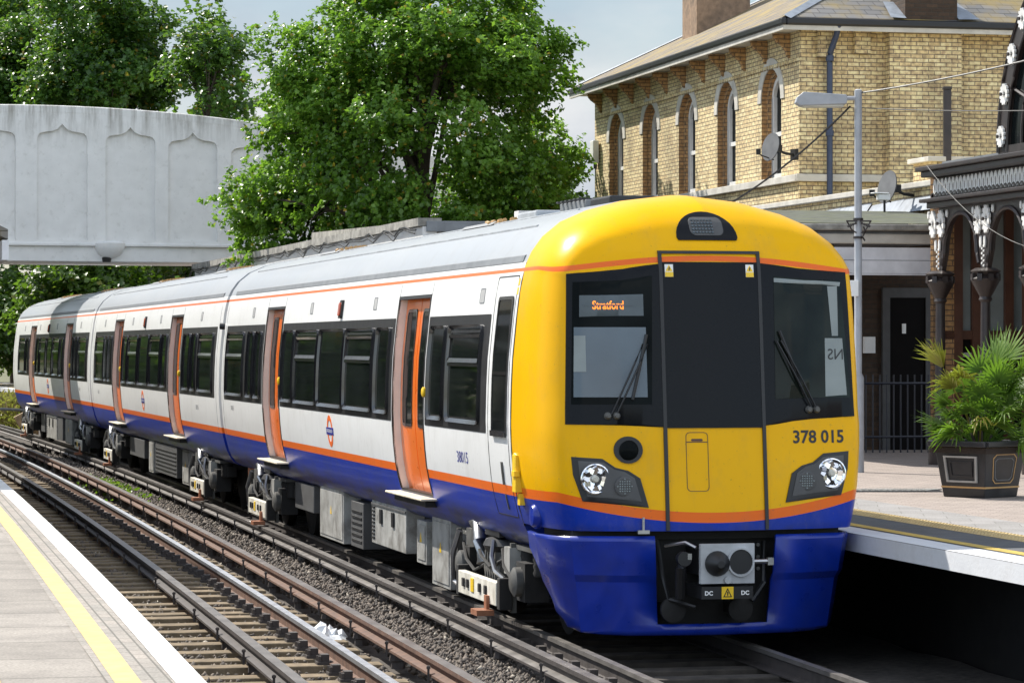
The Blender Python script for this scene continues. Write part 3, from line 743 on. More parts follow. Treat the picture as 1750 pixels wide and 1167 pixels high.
def seams(doors, ends, M):
    fn = sidefn(); mb = MB()
    for a, b in doors:
        for y in (a-.03, b+.035): mb = MB(); scan(mb, rr(y-.006, y+.006, DZ1+.03, 3.145, .002, 1, 1), fn, .002, -.002, 1, 2); place(mb.build('panel_seam', 'gutter', train), M)
    for y in ends: mb = MB(); scan(mb, rr(y-.008, y+.008, .98, 3.225, .003, 1, 10), fn, .002, -.002, 1, 12); place(mb.build('panel_seam', 'gutter', train), M)
def vents(ys, M, lamp):
    fn = sidefn()
    for y in ys:
        v = MB(); ring(v, rr(y-.10, y+.10, 2.90, 3.04, .02), rr(y-.09, y+.09, 2.91, 3.03, .015), fn, .004, 0, 0); scan(v, rr(y-.09, y+.09, 2.91, 3.03, .015), fn, .002, 0, 1, 1, 1)
        place(v.build('side_vent', ['gutter', 'vent_grey'], train), M)
    v = MB(); scan(v, rr(lamp-.07, lamp+.07, 2.83, 3.04, .02), fn, .03, 0, 1, 2)
    l = place(v.build('door_light', 'black', train), M)
    v = MB(); scan(v, rr(lamp-.05, lamp+.05, 2.86, 3.01, .02), fn, .045, .03, 1, 2); v.build('lens', 'amber', l)

def bogie(y, M, detail=True):
    B = empty('bogie', (0, y, 0), 0, train); B.matrix_local = M @ Matrix.Translation((0, y, 0))
    fr = MB()
    for s in (-1, 1):
        x = s*1.02
        fr.prism([(-1.55, .50), (-1.55, .66), (-.75, .70), (-.45, .56), (.45, .56), (.75, .70), (1.55, .66), (1.55, .50), (.75, .46), (.45, .34), (-.45, .34), (-.75, .46)], lambda a, b, t: (t, a, b), x-.07, x+.07)
    fr.bx(-1.0, 1.0, -.3, .3, .35, .55)
    fr.build('bogie_frame', 'under', B, bevel=.01)
    Mx = Matrix(((0, 0, 1), (0, 1, 0), (-1, 0, 0)))
    for q in (-1.15, 1.15):
        w = MB()
        for s in (-.75, .75):
            w.lathe([(.12, -.12), (.36, -.07), (.42, -.06), (.45, -.05), (.45, .05), (.42, .07), (.36, .06), (.12, .1)], (s, q, .42), 26, 0, Mx if s > 0 else Mx)
        w.lathe([(.08, -.72), (.08, .72)], (0, q, .42), 10, 0, Mx)
        w.build('wheelset', 'under', B, smooth=40)
        ab = MB(); ab.box((-1.12, q, .44), (.22, .34, .34), 0); ab.lathe([(.13, 0), (.13, .07), (.08, .10)], (-1.22, q, .44), 16, 1, Matrix(((0, 0, -1), (0, 1, 0), (1, 0, 0))))
        for s in (-.24, .24):
            ab.lathe([(.085, 0), (.095, .03), (.085, .06), (.095, .09), (.085, .12), (.095, .15), (.085, .2)], (-1.08, q+s, .50), 12, 0)
        ab.box((-1.10, q, .73), (.20, .62, .04), 1)
        ab.box((-1.22, q+.33, .45), (.05, .05, .62), 1)
        ab.build('axle_box', ['under', 'under_grey'], B, smooth=40)
    sp = MB(); sp.lathe([(.22, .60), (.30, .63), (.33, .69), (.30, .75), (.2, .78)], (-.98, 0, 0), 20); sp.box((-.98, 0, .80), (.5, .6, .05))
    sp.build('air_spring', 'black', B, smooth=40)
    be = MB(); be.box((-1.33, .05, .30), (.07, 1.62, .21), 0); be.box((-1.30, .93, .31), (.12, .10, .28), 1); be.box((-1.30, -.83, .31), (.12, .10, .28), 1)
    for t in (-.35, -.1, .42, .6): be.box((-1.372, t, .31), (.02, .08, .08), 1)
    be.box((-1.369, .22, .31), (.012, .12, .13), 2)
    be.build('shoe_beam', ['white_beam', 'under', 'yellow'], B, bevel=.006)
    bk = MB(); bk.box((-1.42, -.45, .12), (.16, .26, .05), 0); bk.box((-1.38, -.45, .19), (.03, .10, .16), 0)
    bk.build('collector_shoe', 'copper', B)
    md = MB()
    md.lathe([(.17, -.30), (.19, -.26), (.19, .26), (.15, .32)], (-1.06, .0, .47), 18, 0, Matrix(((1, 0, 0), (0, 0, 1), (0, 1, 0))))
    for t in (-.2, -.1, 0, .1, .2): md.box((-1.2, t, .47), (.10, .035, .33), 0)
    md.box((-1.20, .72, .72), (.16, .34, .16), 0); md.box((-1.19, -.74, .60), (.14, .22, .24), 1)
    md.build('traction_motor', ['under_grey', 'box_grey'], B, smooth=40)
    pp = MB()
    pp.tube([(-1.15, .95, .80), (-1.20, .85, .86), (-1.22, .62, .86), (-1.24, .48, .70), (-1.22, .42, .50)], .065, 10, 0)
    for (q0, q1, zz) in ((-.5, .7, .60), (.2, 1.3, .52), (-1.2, -.4, .56)):
        pp.tube([(-1.22, q0, zz), (-1.27, (q0*2+q1)/3, zz-.10), (-1.27, (q0+2*q1)/3, zz-.02), (-1.22, q1, zz+.12)], .016, 6, 1)
    pp.tube([(-1.25, -.15, .74), (-1.29, -.25, .60), (-1.28, -.35, .48), (-1.24, -.55, .42)], .022, 6, 0)
    pp.tube([(-1.25, 1.35, .74), (-1.30, 1.42, .52), (-1.28, 1.42, .26), (-1.22, 1.25, .20)], .03, 6, 0)
    pp.build('brake_pipe', ['steel', 'under'], B, smooth=40)
    return B

def under_boxes(items, M):
    for y0, y1, z0, z1, kind in items:
        b = MB(); x = -1.20
        b.bx(x, -.3, y0, y1, z0, z1, 0)
        if kind == 'louvre':
            for i in range(9): b.bx(x-.012, x, y1-.2, y1-.03, z0+.05+i*(z1-z0-.1)/9, z0+.075+i*(z1-z0-.1)/9, 1)
            for t in (.35, .70): b.bx(x-.02, x, y0+(y1-y0)*t-.06, y0+(y1-y0)*t+.06, (z0+z1)/2, z1-.08, 1)
            b.bx(x-.012, x, y0, y1, z1-.06, z1-.03, 2)
        elif kind == 'plate':
            b.bx(x-.01, x, y0+.05, y1-.05, z0+.04, z1-.04, 0)
            b.prism([((y0+y1)/2-.05, (z0+z1)/2), ((y0+y1)/2+.05, (z0+z1)/2), ((y0+y1)/2, (z0+z1)/2+.10)], lambda a, c, t: (t, a, c), x-.013, x-.009, 3)
        elif kind == 'grid':
            for i in range(6): b.bx(x-.01, x, y0+.08, y1-.08, z0+.06+i*(z1-z0-.12)/6, z0+.09+i*(z1-z0-.12)/6, 1)
        o = b.build('equipment_box', ['box_dark' if kind in ('dark', 'grid') else 'box_grey', 'black', 'box_dark', 'yellow'], train, bevel=.012); place(o, M)
    sk = MB(); ys = [i[0] for i in items]; sk.bx(-1.0, 1.0, 1.5, 19.0, .62, .80); place(sk.build('underframe', 'under', train), M)

def roundel(y, M):
    fn = sidefn(); mb = MB(); z = 1.52
    def circ(r, n=28): return [(y+r*math.cos(2*math.pi*i/n), z+r*math.sin(2*math.pi*i/n)) for i in range(n)]
    ring(mb, circ(.185), circ(.125), fn, .004, .0, 0); scan(mb, rr(y-.235, y+.235, z-.042, z+.042, .004, 1, 1), fn, .006, .0, 1, 1, 1)
    o = place(mb.build('roundel', ['logo_orange', 'logo_blue'], train), M)
    text_on('lettering', 'OVERGROUND', .058, lambda a, b, t: (-(wz(z+b)+.0085), y-a, z+b), 'white', o)
def side_text(body, y, z, size, M, m='logo_blue', thick=.0, xs=1.35):
    o = text_on('running_number', body, size, lambda a, b, t: (-(wz(z+b)+.003), y-a, z+b), m, train, thick=thick, xs=xs); place(o, M)

def gutter(y0, y1, M):
    g = MB(); prof = [(wz(3.255)+.012, 3.245), (wz(3.30)+.014, 3.30), (wz(3.30)-.02, 3.315), (wz(3.255)-.02, 3.25)]
    vs = [(-a, y, z) for y in (y0, y1) for a, z in prof]
    g.add(vs, [(i, (i+1) % 4, 4+(i+1) % 4, 4+i) for i in range(4)] + [(0, 1, 2, 3), (7, 6, 5, 4)]); place(g.build('roof_gutter', 'gutter', train), M)
def zroof(v):
    q = [p for p in SEC if p[1] >= 3.21]
    v = abs(v)
    for (a, b), (c, d) in zip(q, q[1:]):
        if c <= v <= a: return b+(d-b)*(a-v)/(a-c)
    return ZTOP
def roof_marks(ys, M):
    for y in ys:
        g = MB(); gr = random.Random(int(y*10))
        for i in range(7):
            v = -.62+i*.075; yy = y+gr.uniform(-.05, .05)
            g.tube([(v, yy-.5+i*.08, zroof(v)+.02), (v+.16, yy+.35+i*.05, zroof(v+.16)+.02)], .024, 5, 0)
        vs = [(-.66, y-.75, zroof(.66)+.01), (-.66, y+.75, zroof(.66)+.01), (-.6, y+.75, zroof(.6)+.03), (-.6, y-.75, zroof(.6)+.03)]
        g.add(vs, [(0, 1, 2, 3)], 1)
        place(g.build('roof_walkway_bar', ['gold', 'gutter'], train), M)
    g = MB()
    for v in (-1.0, -.62, -.2, .2, .62): g.tube([(v, 2.2, zroof(v)+.002), (v, 19.6, zroof(v)+.002)], .012, 5)
    place(g.build('roof_rib', 'roof_grey', train), M)

# --- cab nose (front of the first carriage)
WT = [(1.42, 1.0), (1.1, .999), (.85, .995), (.65, .985), (.5, .970), (.4, .953), (.32, .930), (.26, .905), (.215, .875)]
def planU(V):                   # face: gentle bow across the front
    return .20*(V/.86)**2
COLS = [(-w, u) for u, w in WT] + [(V, planU(V)) for V in [-.80, -.70, -.58, -.46, -.34, -.22, -.11, 0, .11, .22, .34, .46, .58, .70, .80]] + [(w, u) for u, w in WT[::-1]]
TT = [(0, 3.22), (.03, 3.34), (.09, 3.46), (.17, 3.56), (.28, 3.645), (.42, 3.715), (.6, 3.77), (.9, 3.812), (1.42, ZTOP)]
def Tz(u):
    for (a, b), (c, d) in zip(TT, TT[1:]):
        if a <= u <= c: return b+(d-b)*(u-a)/(c-a)
    return ZTOP
NROWS = [(1.315, .985), (1.332, 1.04)] + [p for p in SEC if p[1] >= 1.18]
def dens(rows):
    out = []
    for (a, b), (c, d) in zip(rows, rows[1:]):
        out += [(a, b), ((a+c)/2, (b+d)/2)]
    return out + [rows[-1]]
NROWS = dens(NROWS)
def nose_mesh():
    vs = []; nc = len(COLS)
    for w, z in NROWS:
        tn = max(0, min(1, (z-3.0)/.5))
        for V, u in COLS:
            z0 = 2.80
            zz = z0+(z-z0)*(Tz(u)-z0)/(ZTOP-z0) if z > z0 else z
            fr = max(0, 1-u/1.2)
            ww = w*(1+(.085 if z >= 3.21 else (1.415/w-1)*.9 if z > 1.85 else 0)*fr)
            rake = .11*max(0, zz-1)*(1-u/1.42)
            vs.append((ww*V+.045*min(1, fr*1.4), u+rake, zz))
    fs = []
    for j in range(len(NROWS)-1):
        for i in range(nc-1): fs.append((j*nc+i, j*nc+i+1, (j+1)*nc+i+1, (j+1)*nc+i))
    return vs, fs
nvs, nfs = nose_mesh()
nm = MB(); nm.add(nvs, nfs); nose = nm.build('cab_nose', 'paint_front', train, smooth=60)
BV = BVHTree.FromPolygons([Vector(p) for p in nvs], nfs)
def nf(v, z, off):
    h = BV.ray_cast(Vector((v, -3, z)), Vector((0, 1, 0)))
    u = h[0].y if h[0] is not None else .25*(v/1.25)**2+.11*(z-1)
    return (v, u-off, z)
def npanel(name, poly, m, off=.005, back=-.01, nv=8, nz=6, parent=nose):
    mb = MB(); scan(mb, poly, nf, off, back, nv, nz); return mb.build(name, m, parent, smooth=40)
I = Matrix.Identity(4)
# windscreens and the central emergency door
parL = npanel('windscreen', [(-1.222, 1.865), (-.415, 1.842), (-.415, 3.20), (-1.185, 3.115)], 'gloss_black', .010, nv=36, parent=train)
npanel('pane', [(-1.175, 2.03), (-.52, 2.03), (-.49, 3.10), (-1.14, 3.045)], 'glass_dark', .013, .006, 24, 6, parL)
npanel('sun_blind', [(-1.155, 2.09), (-.555, 2.09), (-.555, 2.67), (-1.14, 2.67)], 'blind', .016, .010, 24, 4, parL)
npanel('blind_notice', [(-1.15, 2.30), (-1.05, 2.30), (-1.05, 2.60), (-1.14, 2.60)], 'curtain', .019, .012, 4, 2, parL)
db = npanel('destination_display', [(-1.095, 2.755), (-.57, 2.765), (-.57, 2.945), (-1.09, 2.935)], 'dest', .016, .008, 24, 2, parL)
text_on('lettering', 'Stratford', .098, lambda a, b, t: nf(-.86+a, 2.850+b, .0185), 'led', db, xs=.72, thick=.002)
npanel('display_flicker_gap', [(-1.06, 2.846), (-.66, 2.846), (-.66, 2.858), (-1.06, 2.858)], 'dest', .021, .0175, 24, 1, db)
parR = npanel('windscreen', [(.44, 1.85), (1.305, 1.92), (1.262, 3.14), (.44, 3.21)], 'gloss_black', .010, nv=36, parent=train)
npanel('pane', [(.55, 2.07), (1.265, 2.08), (1.20, 3.07), (.57, 3.10)], 'cabglass', .013, .006, 24, 6, parR)
npanel('cab_frame', [(.57, 3.05), (1.19, 3.02), (1.20, 3.055), (.57, 3.085)], 'curtain', .016, .008, 12, 3, parR)
npanel('cab_frame', [(1.10, 2.60), (1.16, 2.60), (1.165, 3.02), (1.07, 3.02)], 'curtain', .016, .008, 12, 3, parR)
nt_ = npanel('reflected_notice', [(1.02, 2.09), (1.23, 2.10), (1.20, 2.58), (1.03, 2.58)], 'curtain', .016, .008, 12, 3, parR)  # panel and mirrored letters stand for a sign reflected in the windscreen
text_on('lettering', 'NS', .13, lambda a, b, t: nf(1.13+a, 2.44+b, .0185), 'black', nt_, mirror=True)
dr = npanel('emergency_door', [(-.40, 1.835), (.425, 1.835), (.425, 3.215), (-.405, 3.215)], 'gloss_black', .012, parent=train)
sm = MB()
for v0, v1 in ((-.43, -.40), (.425, .455)):
    scan(sm, [(v0, .99), (v1, .99), (v1, 3.30), (v0, 3.30)], nf, .016, -.01, 1, 14)
scan(sm, [(-.43, 3.285), (.455, 3.285), (.455, 3.31), (-.43, 3.31)], nf, .017, -.01, 6, 1)
sm.build('door_seal', 'black', train)
hp = MB(); ring(hp, rr(-.245, -.055, 1.31, 1.80, .035), rr(-.24, -.06, 1.315, 1.795, .032), nf, .0035, -.004)
scan(hp, [(-.245, 1.715), (-.055, 1.715), (-.055, 1.722), (-.245, 1.722)], nf, .0035, -.004, 2, 1); scan(hp, rr(-.20, -.10, 1.725, 1.745, .008, 1, 1), nf, .0035, -.004, 2, 1)
hp.build('hatch_outline', 'timber_brown', nose)
for v in (-.345, .355):
    st = npanel('warning_label', [(v-.035, 3.09), (v+.035, 3.09), (v+.035, 3.195), (v-.035, 3.195)], 'white', .016, .01, 1, 1, dr)
    npanel('label_text_block', [(v-.034, 3.091), (v+.034, 3.091), (v+.034, 3.13), (v-.034, 3.13)], 'yellow', .018, .015, 1, 1, st)
    npanel('warning_triangle', [(v-.03, 3.137), (v+.03, 3.137), (v+.001, 3.188), (v-.001, 3.188)], 'yellow', .018, .015, 1, 2, st)
    npanel('warning_bolt', [(v-.006, 3.145), (v+.004, 3.145), (v+.008, 3.172), (v-.003, 3.172)], 'black', .0195, .017, 1, 1, st)
text_on('unit_number', '378 015', .148, lambda a, b, t: nf(.945+a, 1.748+b*1.0, .004), 'black', train, xs=1.02, thick=.0035)
# lamps
def ell(v, z, rv, rz, n=24): return [(v+rv*math.cos(2*math.pi*i/n), z+rz*math.sin(2*math.pi*i/n)) for i in range(n)]
HL = [(-1.182, 1.598), (-.937, 1.582), (-.833, 1.51), (-.729, 1.484), (-.633, 1.421), (-.569, 1.18), (-1.098, 1.232), (-1.17, 1.449)]
for sgn in (-1, 1):
    cx = .048 if sgn > 0 else 0
    q = [(-sgn*a+cx, b+(.03 if sgn > 0 else 0)) for a, b in HL]
    h = npanel('headlight', q, 'black', .012, -.02, 8, 8, train)
    cv, cz = sum(a for a, b in q)/8, sum(b for a, b in q)/8
    npanel('lens_cover', [(cv+(a-cv)*.82, cz+(b-cz)*.80) for a, b in q], 'vent_grey' if False else 'box_dark', .016, .01, 8, 8, h)
    lv, lz = sgn*1.0+cx, 1.415+(.03 if sgn > 0 else 0); tv, tz = sgn*.765+cx, 1.355+(.03 if sgn > 0 else 0)
    lm = MB(); p = Vector(nf(lv, lz, .016)); Mx = Matrix(((1, 0, 0), (0, 0, -1), (0, 1, 0))) @ Matrix.Identity(3)
    Mx = Matrix.Rotation(sgn*-.0, 3, 'Z') @ Mx
    lm.lathe([(.128, 0), (.128, .02), (.118, .024), (.10, .012), (.06, .003), (.0, .0)], p, 28, 0, Mx)
    for i in range(12):                                  # faceted reflector
        w = i*math.pi/6; lm.box(p+Vector((.075*math.cos(w), -.016, .075*math.sin(w))), (.045, .012, .04), 0, Matrix.Rotation(w*1.7, 3, 'Y') @ Matrix.Rotation(.5*math.sin(i*2.3), 3, 'Z'))
    lm.lathe([(.03, 0), (.03, .03), (.02, .045)], p, 12, 1, Mx)
    lm.build('reflector', ['chrome', 'lamp_lens'], h, smooth=30)
    tl = MB(); p = Vector(nf(tv, tz, .016)); tl.lathe([(.083, 0), (.083, .008), (.07, .012)], p, 20, 0, Mx)
    for a in range(-3, 4):
        for b in range(-3, 4):
            if a*a+b*b < 10: tl.lathe([(.007, 0), (.007, .005), (.003, .008)], p+Vector((a*.02, -.012, b*.02)), 6, 2, Mx)
    tl.build('tail_lamp', ['box_dark', 'lamp_lens', 'curtain'], h)
mh = npanel('horn_lamp', ell(-.725, 1.655, .118, .112), 'black', .014, -.02, 8, 8, train)
hb = MB(); p = Vector(nf(-.72, 1.65, .014)); hb.lathe([(.085, 0), (.075, .02), (.04, .034), (.0, .038)], p, 20, 0, Matrix(((1, 0, 0), (0, 0, -1), (0, 1, 0))))
hb.build('lens', 'glass_dark', mh, smooth=60)
mk = npanel('marker_light', [(.012+.265*math.cos(math.pi*i/16), 3.425+.225*math.sin(math.pi*i/16)) for i in range(17)] + [(-.24, 3.40), (.264, 3.40)][0:1] + [(.264, 3.40)], 'gloss_black', .012, -.04, 10, 8, train)
npanel('lens', rr(-.13, .16, 3.44, 3.60, .05), 'box_dark', .017, .010, 6, 5, mk)
for a in range(-3, 4):
    pass
ml = MB()
for a in range(-3, 4):
    for b in range(-2, 3):
        ml.lathe([(.011, 0), (.011, .008), (.004, .013)], nf(-.02+a*.027, 3.52+b*.027, .017), 6, 0, Matrix(((1, 0, 0), (0, 0, -1), (0, 1, 0))))
ml.build('led_cluster', 'blind', mk)
# wipers
for (v0, z0, v1, z1) in ((-.85, 1.945, -.575, 2.53), (.89, 1.99, .58, 2.56)):
    wi = MB()
    for dv in (-.012, .03):
        pts = [nf(v0+dv+(v1-v0)*t, z0+(z1-z0)*t, .035+.02*math.sin(math.pi*t)) for t in (0, .25, .5, .75, 1)]; wi.tube(pts, .008, 6)
    t0 = .42
    a = Vector(nf(v1+.02, z1+.08, .03)); b = Vector(nf(v0+(v1-v0)*t0+.05, z0+(z1-z0)*t0-.12, .03)); wi.tube([a, (a+b)/2+Vector((0, -.012, 0)), b], .014, 6)
    for dv in (-.035, .035): wi.lathe([(.032, 0), (.03, .03), (.015, .05)], nf(v0+dv, z0-.01, .005), 14, 1, Matrix(((1, 0, 0), (0, 0, -1), (0, 1, 0))))
    wi.build('wiper', ['black', 'under_grey'], train, smooth=40)
# lamp bracket, blue side socket, grab handle
lbk = MB(); p = Vector(nf(-.62, 1.0, .01)); lbk.tube([p+Vector((0, -.01, -.03)), p+Vector((0, -.01, .10))], .012, 8); lbk.box(p+Vector((0, -.01, -.02)), (.10, .03, .03)); lbk.build('lamp_bracket', 'steel', train)
bs = MB(); bs.lathe([(.11, 0), (.11, .04), (.085, .075), (.0, .085)], (-1.29, .92, 1.075), 20, 0, Matrix(((0, 0, -1), (0, 1, 0), (1, 0, 0)))); bs.build('side_socket', 'blue_paint', train, smooth=40, label='round blue domed socket cover low behind the cab corner')
hd = MB()
hd.bx(-1.438, -1.30, 1.20, 1.33, 1.26, 1.58, 1); hd.tube([(-1.415, 1.30, 1.58), (-1.42, 1.22, 1.56), (-1.425, 1.23, 1.42), (-1.40, 1.22, 1.30)], .022, 8, 0); hd.box((-1.43, 1.23, 1.42), (.05, .11, .05), 0); hd.box((-1.38, 1.22, 1.20), (.05, .09, .10), 0)
hd.build('grab_handle', ['yellow', 'yellow'], train, bevel=.006)

# valance below the cab
SK = [(-1.30, 1.20, .80), (-1.31, .85, .52), (-1.29, .58, .28), (-1.25, .40, .165), (-1.17, .27, .14), (-1.0, .18, .125), (-.78, .10, .12), (-.52, .055, .12), (-.46, .05, .12), (-.2, .015, .12), (0, 0, .12), (.2, .015, .12), (.46, .05, .12), (.52, .055, .12), (.78, .10, .12), (1.0, .18, .125), (1.17, .27, .14), (1.25, .40, .165), (1.29, .58, .28), (1.31, .85, .52), (1.30, 1.20, .80)]
sk = MB(); vs = []; fs = []; ZR = [.935, .90, .63, .57, .35, .21, .16, .12]
for v, u, zb in SK:
    for k, z in enumerate(ZR):
        zz = max(z, zb) if z < .9 else z
        dep = .935-zz
        ins = .02*math.sin(min(1, dep/.1)*1.57)*0 + dep*.10 + (.03 if z < .6 else 0)
        edge = .018 if k == 0 else 0
        vs.append((v*(1-dep*.11-(.012 if z < .6 else 0)), u+ins+edge, zz))
nr = len(ZR)
for i in range(len(SK)-1):
    mid = (SK[i][0]+SK[i+1][0])/2
    for k in range(nr-1):
        if abs(mid) < .52 and k < 5: continue
        fs.append((i*nr+k, i*nr+k+1, (i+1)*nr+k+1, (i+1)*nr+k))
sk.add(vs, fs)
skirt = sk.build('cab_valance', 'blue_paint', train, smooth=25)
mo = skirt.modifiers.new('Solidify', 'SOLIDIFY'); mo.thickness = .03; mo.offset = 1
gp = MB(); gp.bx(-1.16, 1.16, .30, 1.3, .90, 1.02); gp.bx(-.55, .55, .38, .45, .12, .95); gp.bx(-.9, -.53, .42, 1.2, .3, .9); gp.bx(.53, .9, .42, 1.2, .3, .9)
gp.build('coupler_recess', 'under', train)
cp = MB(); cy0 = -.28
cp.bx(-.225, .235, cy0, cy0+.05, .57, .895, 0)
Mx = Matrix(((1, 0, 0), (0, 0, -1), (0, 1, 0)))
cp.lathe([(.105, 0), (.10, .03), (.05, .10), (.03, .12)], (-.085, cy0-.002, .735), 20, 1, Mx)
ring(cp, ell(.115, .745, .115, .12), ell(.115, .745, .100, .105), lambda a, b, o: (a, cy0-o, b), .02, 0, 0)
cp.lathe([(.1, 0), (.1, .003)], (.115, cy0-.003, .745), 20, 2, Mx)
cp.lathe([(.03, 0), (.03, .03)], (.0, cy0-.002, .60), 10, 0, Mx)
cp.bx(-.16, .16, cy0+.05, .45, .62, .84, 1)
cp.tube([(-.34, -.1, .78), (-.36, -.16, .70), (-.33, -.05, .45)], .045, 10, 1); cp.lathe([(.06, -.02), (.06, .05)], (-.34, -.16, .77), 16, 1, Mx); cp.box((-.30, -.215, .79), (.035, .01, .05), 3)
cp.tube([(-.46, .2, .9), (-.44, .1, .6), (-.40, .05, .42), (-.2, -.05, .36)], .018, 6, 1); cp.tube([(.46, .2, .88), (.42, .05, .55), (.30, 0, .40)], .02, 6, 1); cp.tube([(-.42, .1, .86), (-.30, -.1, .90), (-.24, -.2, .86)], .014, 6, 3)
cp.tube([(.24, -.2, .74), (.40, -.18, .74)], .02, 8, 3); cp.box((.40, -.18, .74), (.05, .05, .06), 3)
for s in (-.47, .47):
    for z in (.84, .74, .64): cp.lathe([(.016, 0), (.016, .012)], (s, .375, z), 8, 3, Mx)
cp.bx(-.22, .22, cy0-.008, .2, .445, .545, 2)
coup = cp.build('coupler', ['greybox', 'black', 'black', 'steel'], train, smooth=30)
for v, tx in ((-.16, 'DC'), (.15, 'DC')): text_on('lettering', tx, .048, lambda a, b, t, v=v: (v+a, cy0-.014, .492+b), 'white', coup, thick=.002)
wl = MB(); wl.bx(-.05, .05, cy0-.016, cy0-.010, .445, .545); wl = wl.build('warning_label', 'yellow', coup)
wt = MB(); Q = [(0, .535), (-.038, .46), (.038, .46)]; q2 = [(0, .52), (-.026, .467), (.026, .467)]
ring(wt, Q, q2, lambda a, b, o: (a, cy0-.016-o, b), .002, 0); wt.prism([(-.004, .472), (.004, .472), (.006, .505), (-.004, .505)], lambda a, b, t: (a, t, b), cy0-.0185, cy0-.016); wt.build('warning_triangle', 'black', wl)
for v in (-.36, .22):
    bf = MB(); bf.lathe([(.105, 0), (.105, .05), (.09, .055)], (v, .1, .33), 20, 0, Mx); bf.bx(v-.05, v+.05, .1, .4, .28, .38); bf.build('buffer', 'under', train, smooth=30)

# --- carriage 1
CB0 = 1.415
D1 = [(5.28, 6.90), (14.80, 16.25)]
car_shell(CB0, 20.46, D1, 'paint_front', train, I)
for a, b in D1: jambs(a, b, I, True)
windows(2.42, 5.20, [(2.68, 4.12, True), (4.32, 5.02, False)], I)
windows(6.99, 14.72, [(7.16, 7.92, False), (8.12, 9.85, True), (9.98, 11.68, False), (11.82, 13.5, True), (13.68, 14.55, False)], I)
windows(16.35, 20.15, [(16.5, 17.05, False), (17.25, 17.8, False), (18.2, 19.95, True)], I)
fn = sidefn()
cd = MB(); ring(cd, rr(1.52, 2.34, 1.02, 3.13, .03, 3, 14), rr(1.53, 2.33, 1.03, 3.12, .03, 3, 14), fn, .003, -.003)
cab_door = cd.build('cab_door', 'black', train)
cw = MB(); scan(cw, rr(1.60, 2.14, 1.74, 2.93, .04), fn, .008, 0, 1, 10); cw.build('pane', 'glass_dark', cab_door, smooth=40)
cw = MB(); ring(cw, rr(1.58, 2.16, 1.72, 2.95, .05), rr(1.61, 2.13, 1.75, 2.92, .04), fn, .014, 0); scan(cw, rr(1.6, 2.14, 2.26, 2.29, .01, 1, 1), fn, .014, 0, 1, 1); scan(cw, rr(1.60, 2.14, 1.72, 1.77, .01, 1, 1), fn, .03, 0, 1, 1); cw.build('pane_frame', 'rubber', cab_door, smooth=40)
ja = MB()
for y in (1.415,): scan(ja, rr(y-.012, y+.012, .96, 3.24, .005, 1, 14), fn, .004, -.01, 1, 14)
ja.build('cab_joint', 'black', train)
sv = MB(); scan(sv, rr(1.80, 1.815, 1.30, 1.50, .002, 1, 2), fn, .02, 0, 1, 2); scan(sv, rr(1.82, 1.835, 1.08, 1.22, .002, 1, 2), fn, .012, 0, 1, 2); sv.build('cab_door_handle', 'under_grey', train)
lbx = MB(); scan(lbx, rr(1.47, 1.52, 2.96, 3.02, .003, 1, 1), fn, .003, 0, 1, 1); scan(lbx, rr(1.47, 1.52, 3.04, 3.10, .003, 1, 1), fn, .003, 0, 1, 1); lbx.build('warning_label', 'yellow', train)
vents([2.9, 8.3, 12.6, 17.6], I, 10.4); seams(D1, [20.28], I)
roundel(10.9, I)
side_text('38015', 3.5, 1.475, .15, I); side_text('38015', 19.3, 1.62, .09, I, 'gutter')
gutter(1.55, 19.9, I); roof_marks([6.4, 15.6], I)
bogie(3.05, I); bogie(17.2, I)
under_boxes([(5.05, 5.95, .12, .80, 'plate'), (6.25, 6.75, .28, .72, 'plate'), (7.35, 9.35, .32, .80, 'louvre'), (9.9, 10.7, .20, .72, 'grid'), (11.2, 12.9, .18, .80, 'plate'), (13.4, 14.9, .42, .76, 'dark')], I)
pod = MB()
pod.bx(-.42, .35, 1.9, 2.6, 3.76, 3.85, 0); pod.build('roof_aerial', 'black', train, bevel=.02); pod = MB(); pod.bx(-.38, .25, 2.9, 3.9, 3.76, 3.86, 1)
for i in range(6): pod.bx(-.44, .27, 2.95+i*.16, 3.02+i*.16, 3.86, 3.875, 0)
pod.build('roof_pod', ['black', 'gutter', 'roof_grey'], train, bevel=.02); pod = MB(); pod.bx(-.40, .3, 4.8, 5.6, 3.74, 3.845, 2)
pod.build('roof_pod', ['black', 'gutter', 'roof_grey'], train, bevel=.02)

def mid_car(L, doors, M, paint, win, marks, vent, lamp, rd, nums, bog, boxes):
    car_shell(0, L, doors, paint, train, M)
    for a, b in doors: jambs(a, b, M, True)
    for a, b, sp in win: windows(a, b, sp, M)
    vents(vent, M, lamp); roundel(rd, M); seams(doors, [.32, L-.32], M)
    for t, y in nums: side_text(t, y, 1.55, .10, M, 'gutter')
    gutter(.5, L-.5, M); roof_marks(marks, M)
    for y in bog: bogie(y, M)
    under_boxes(boxes, M)
def mrot(y0, v0, a): return Matrix.Translation((v0, y0, 0)) @ Matrix.Rotation(a, 4, 'Z')
M2 = mrot(20.76, 0, R(.25))
mid_car(20.2, [(4.85, 6.40), (14.15, 15.7)], M2, 'paint_mid',
        [(.5, 4.75, [(.75, 2.4, True), (2.75, 3.3, False), (3.55, 4.35, False)]), (6.5, 14.05, [(6.65, 7.4, False), (7.6, 9.2, True), (9.4, 11.0, False), (11.2, 12.8, True), (13.0, 13.8, False)]), (15.8, 19.6, [(15.95, 16.5, False), (16.7, 17.25, False), (17.5, 19.3, True)])],
        [5.5, 15], [2.5, 8, 12.5, 17.8], 10.3, 10.3, [('38215', 2.6), ('38215', 18.6)], [3.0, 17.2], [(5.3, 6.2, .2, .78, 'plate'), (7.0, 10.2, .25, .78, 'grid'), (10.5, 11.2, .2, .78, 'plate'), (12, 14.5, .4, .75, 'dark')])
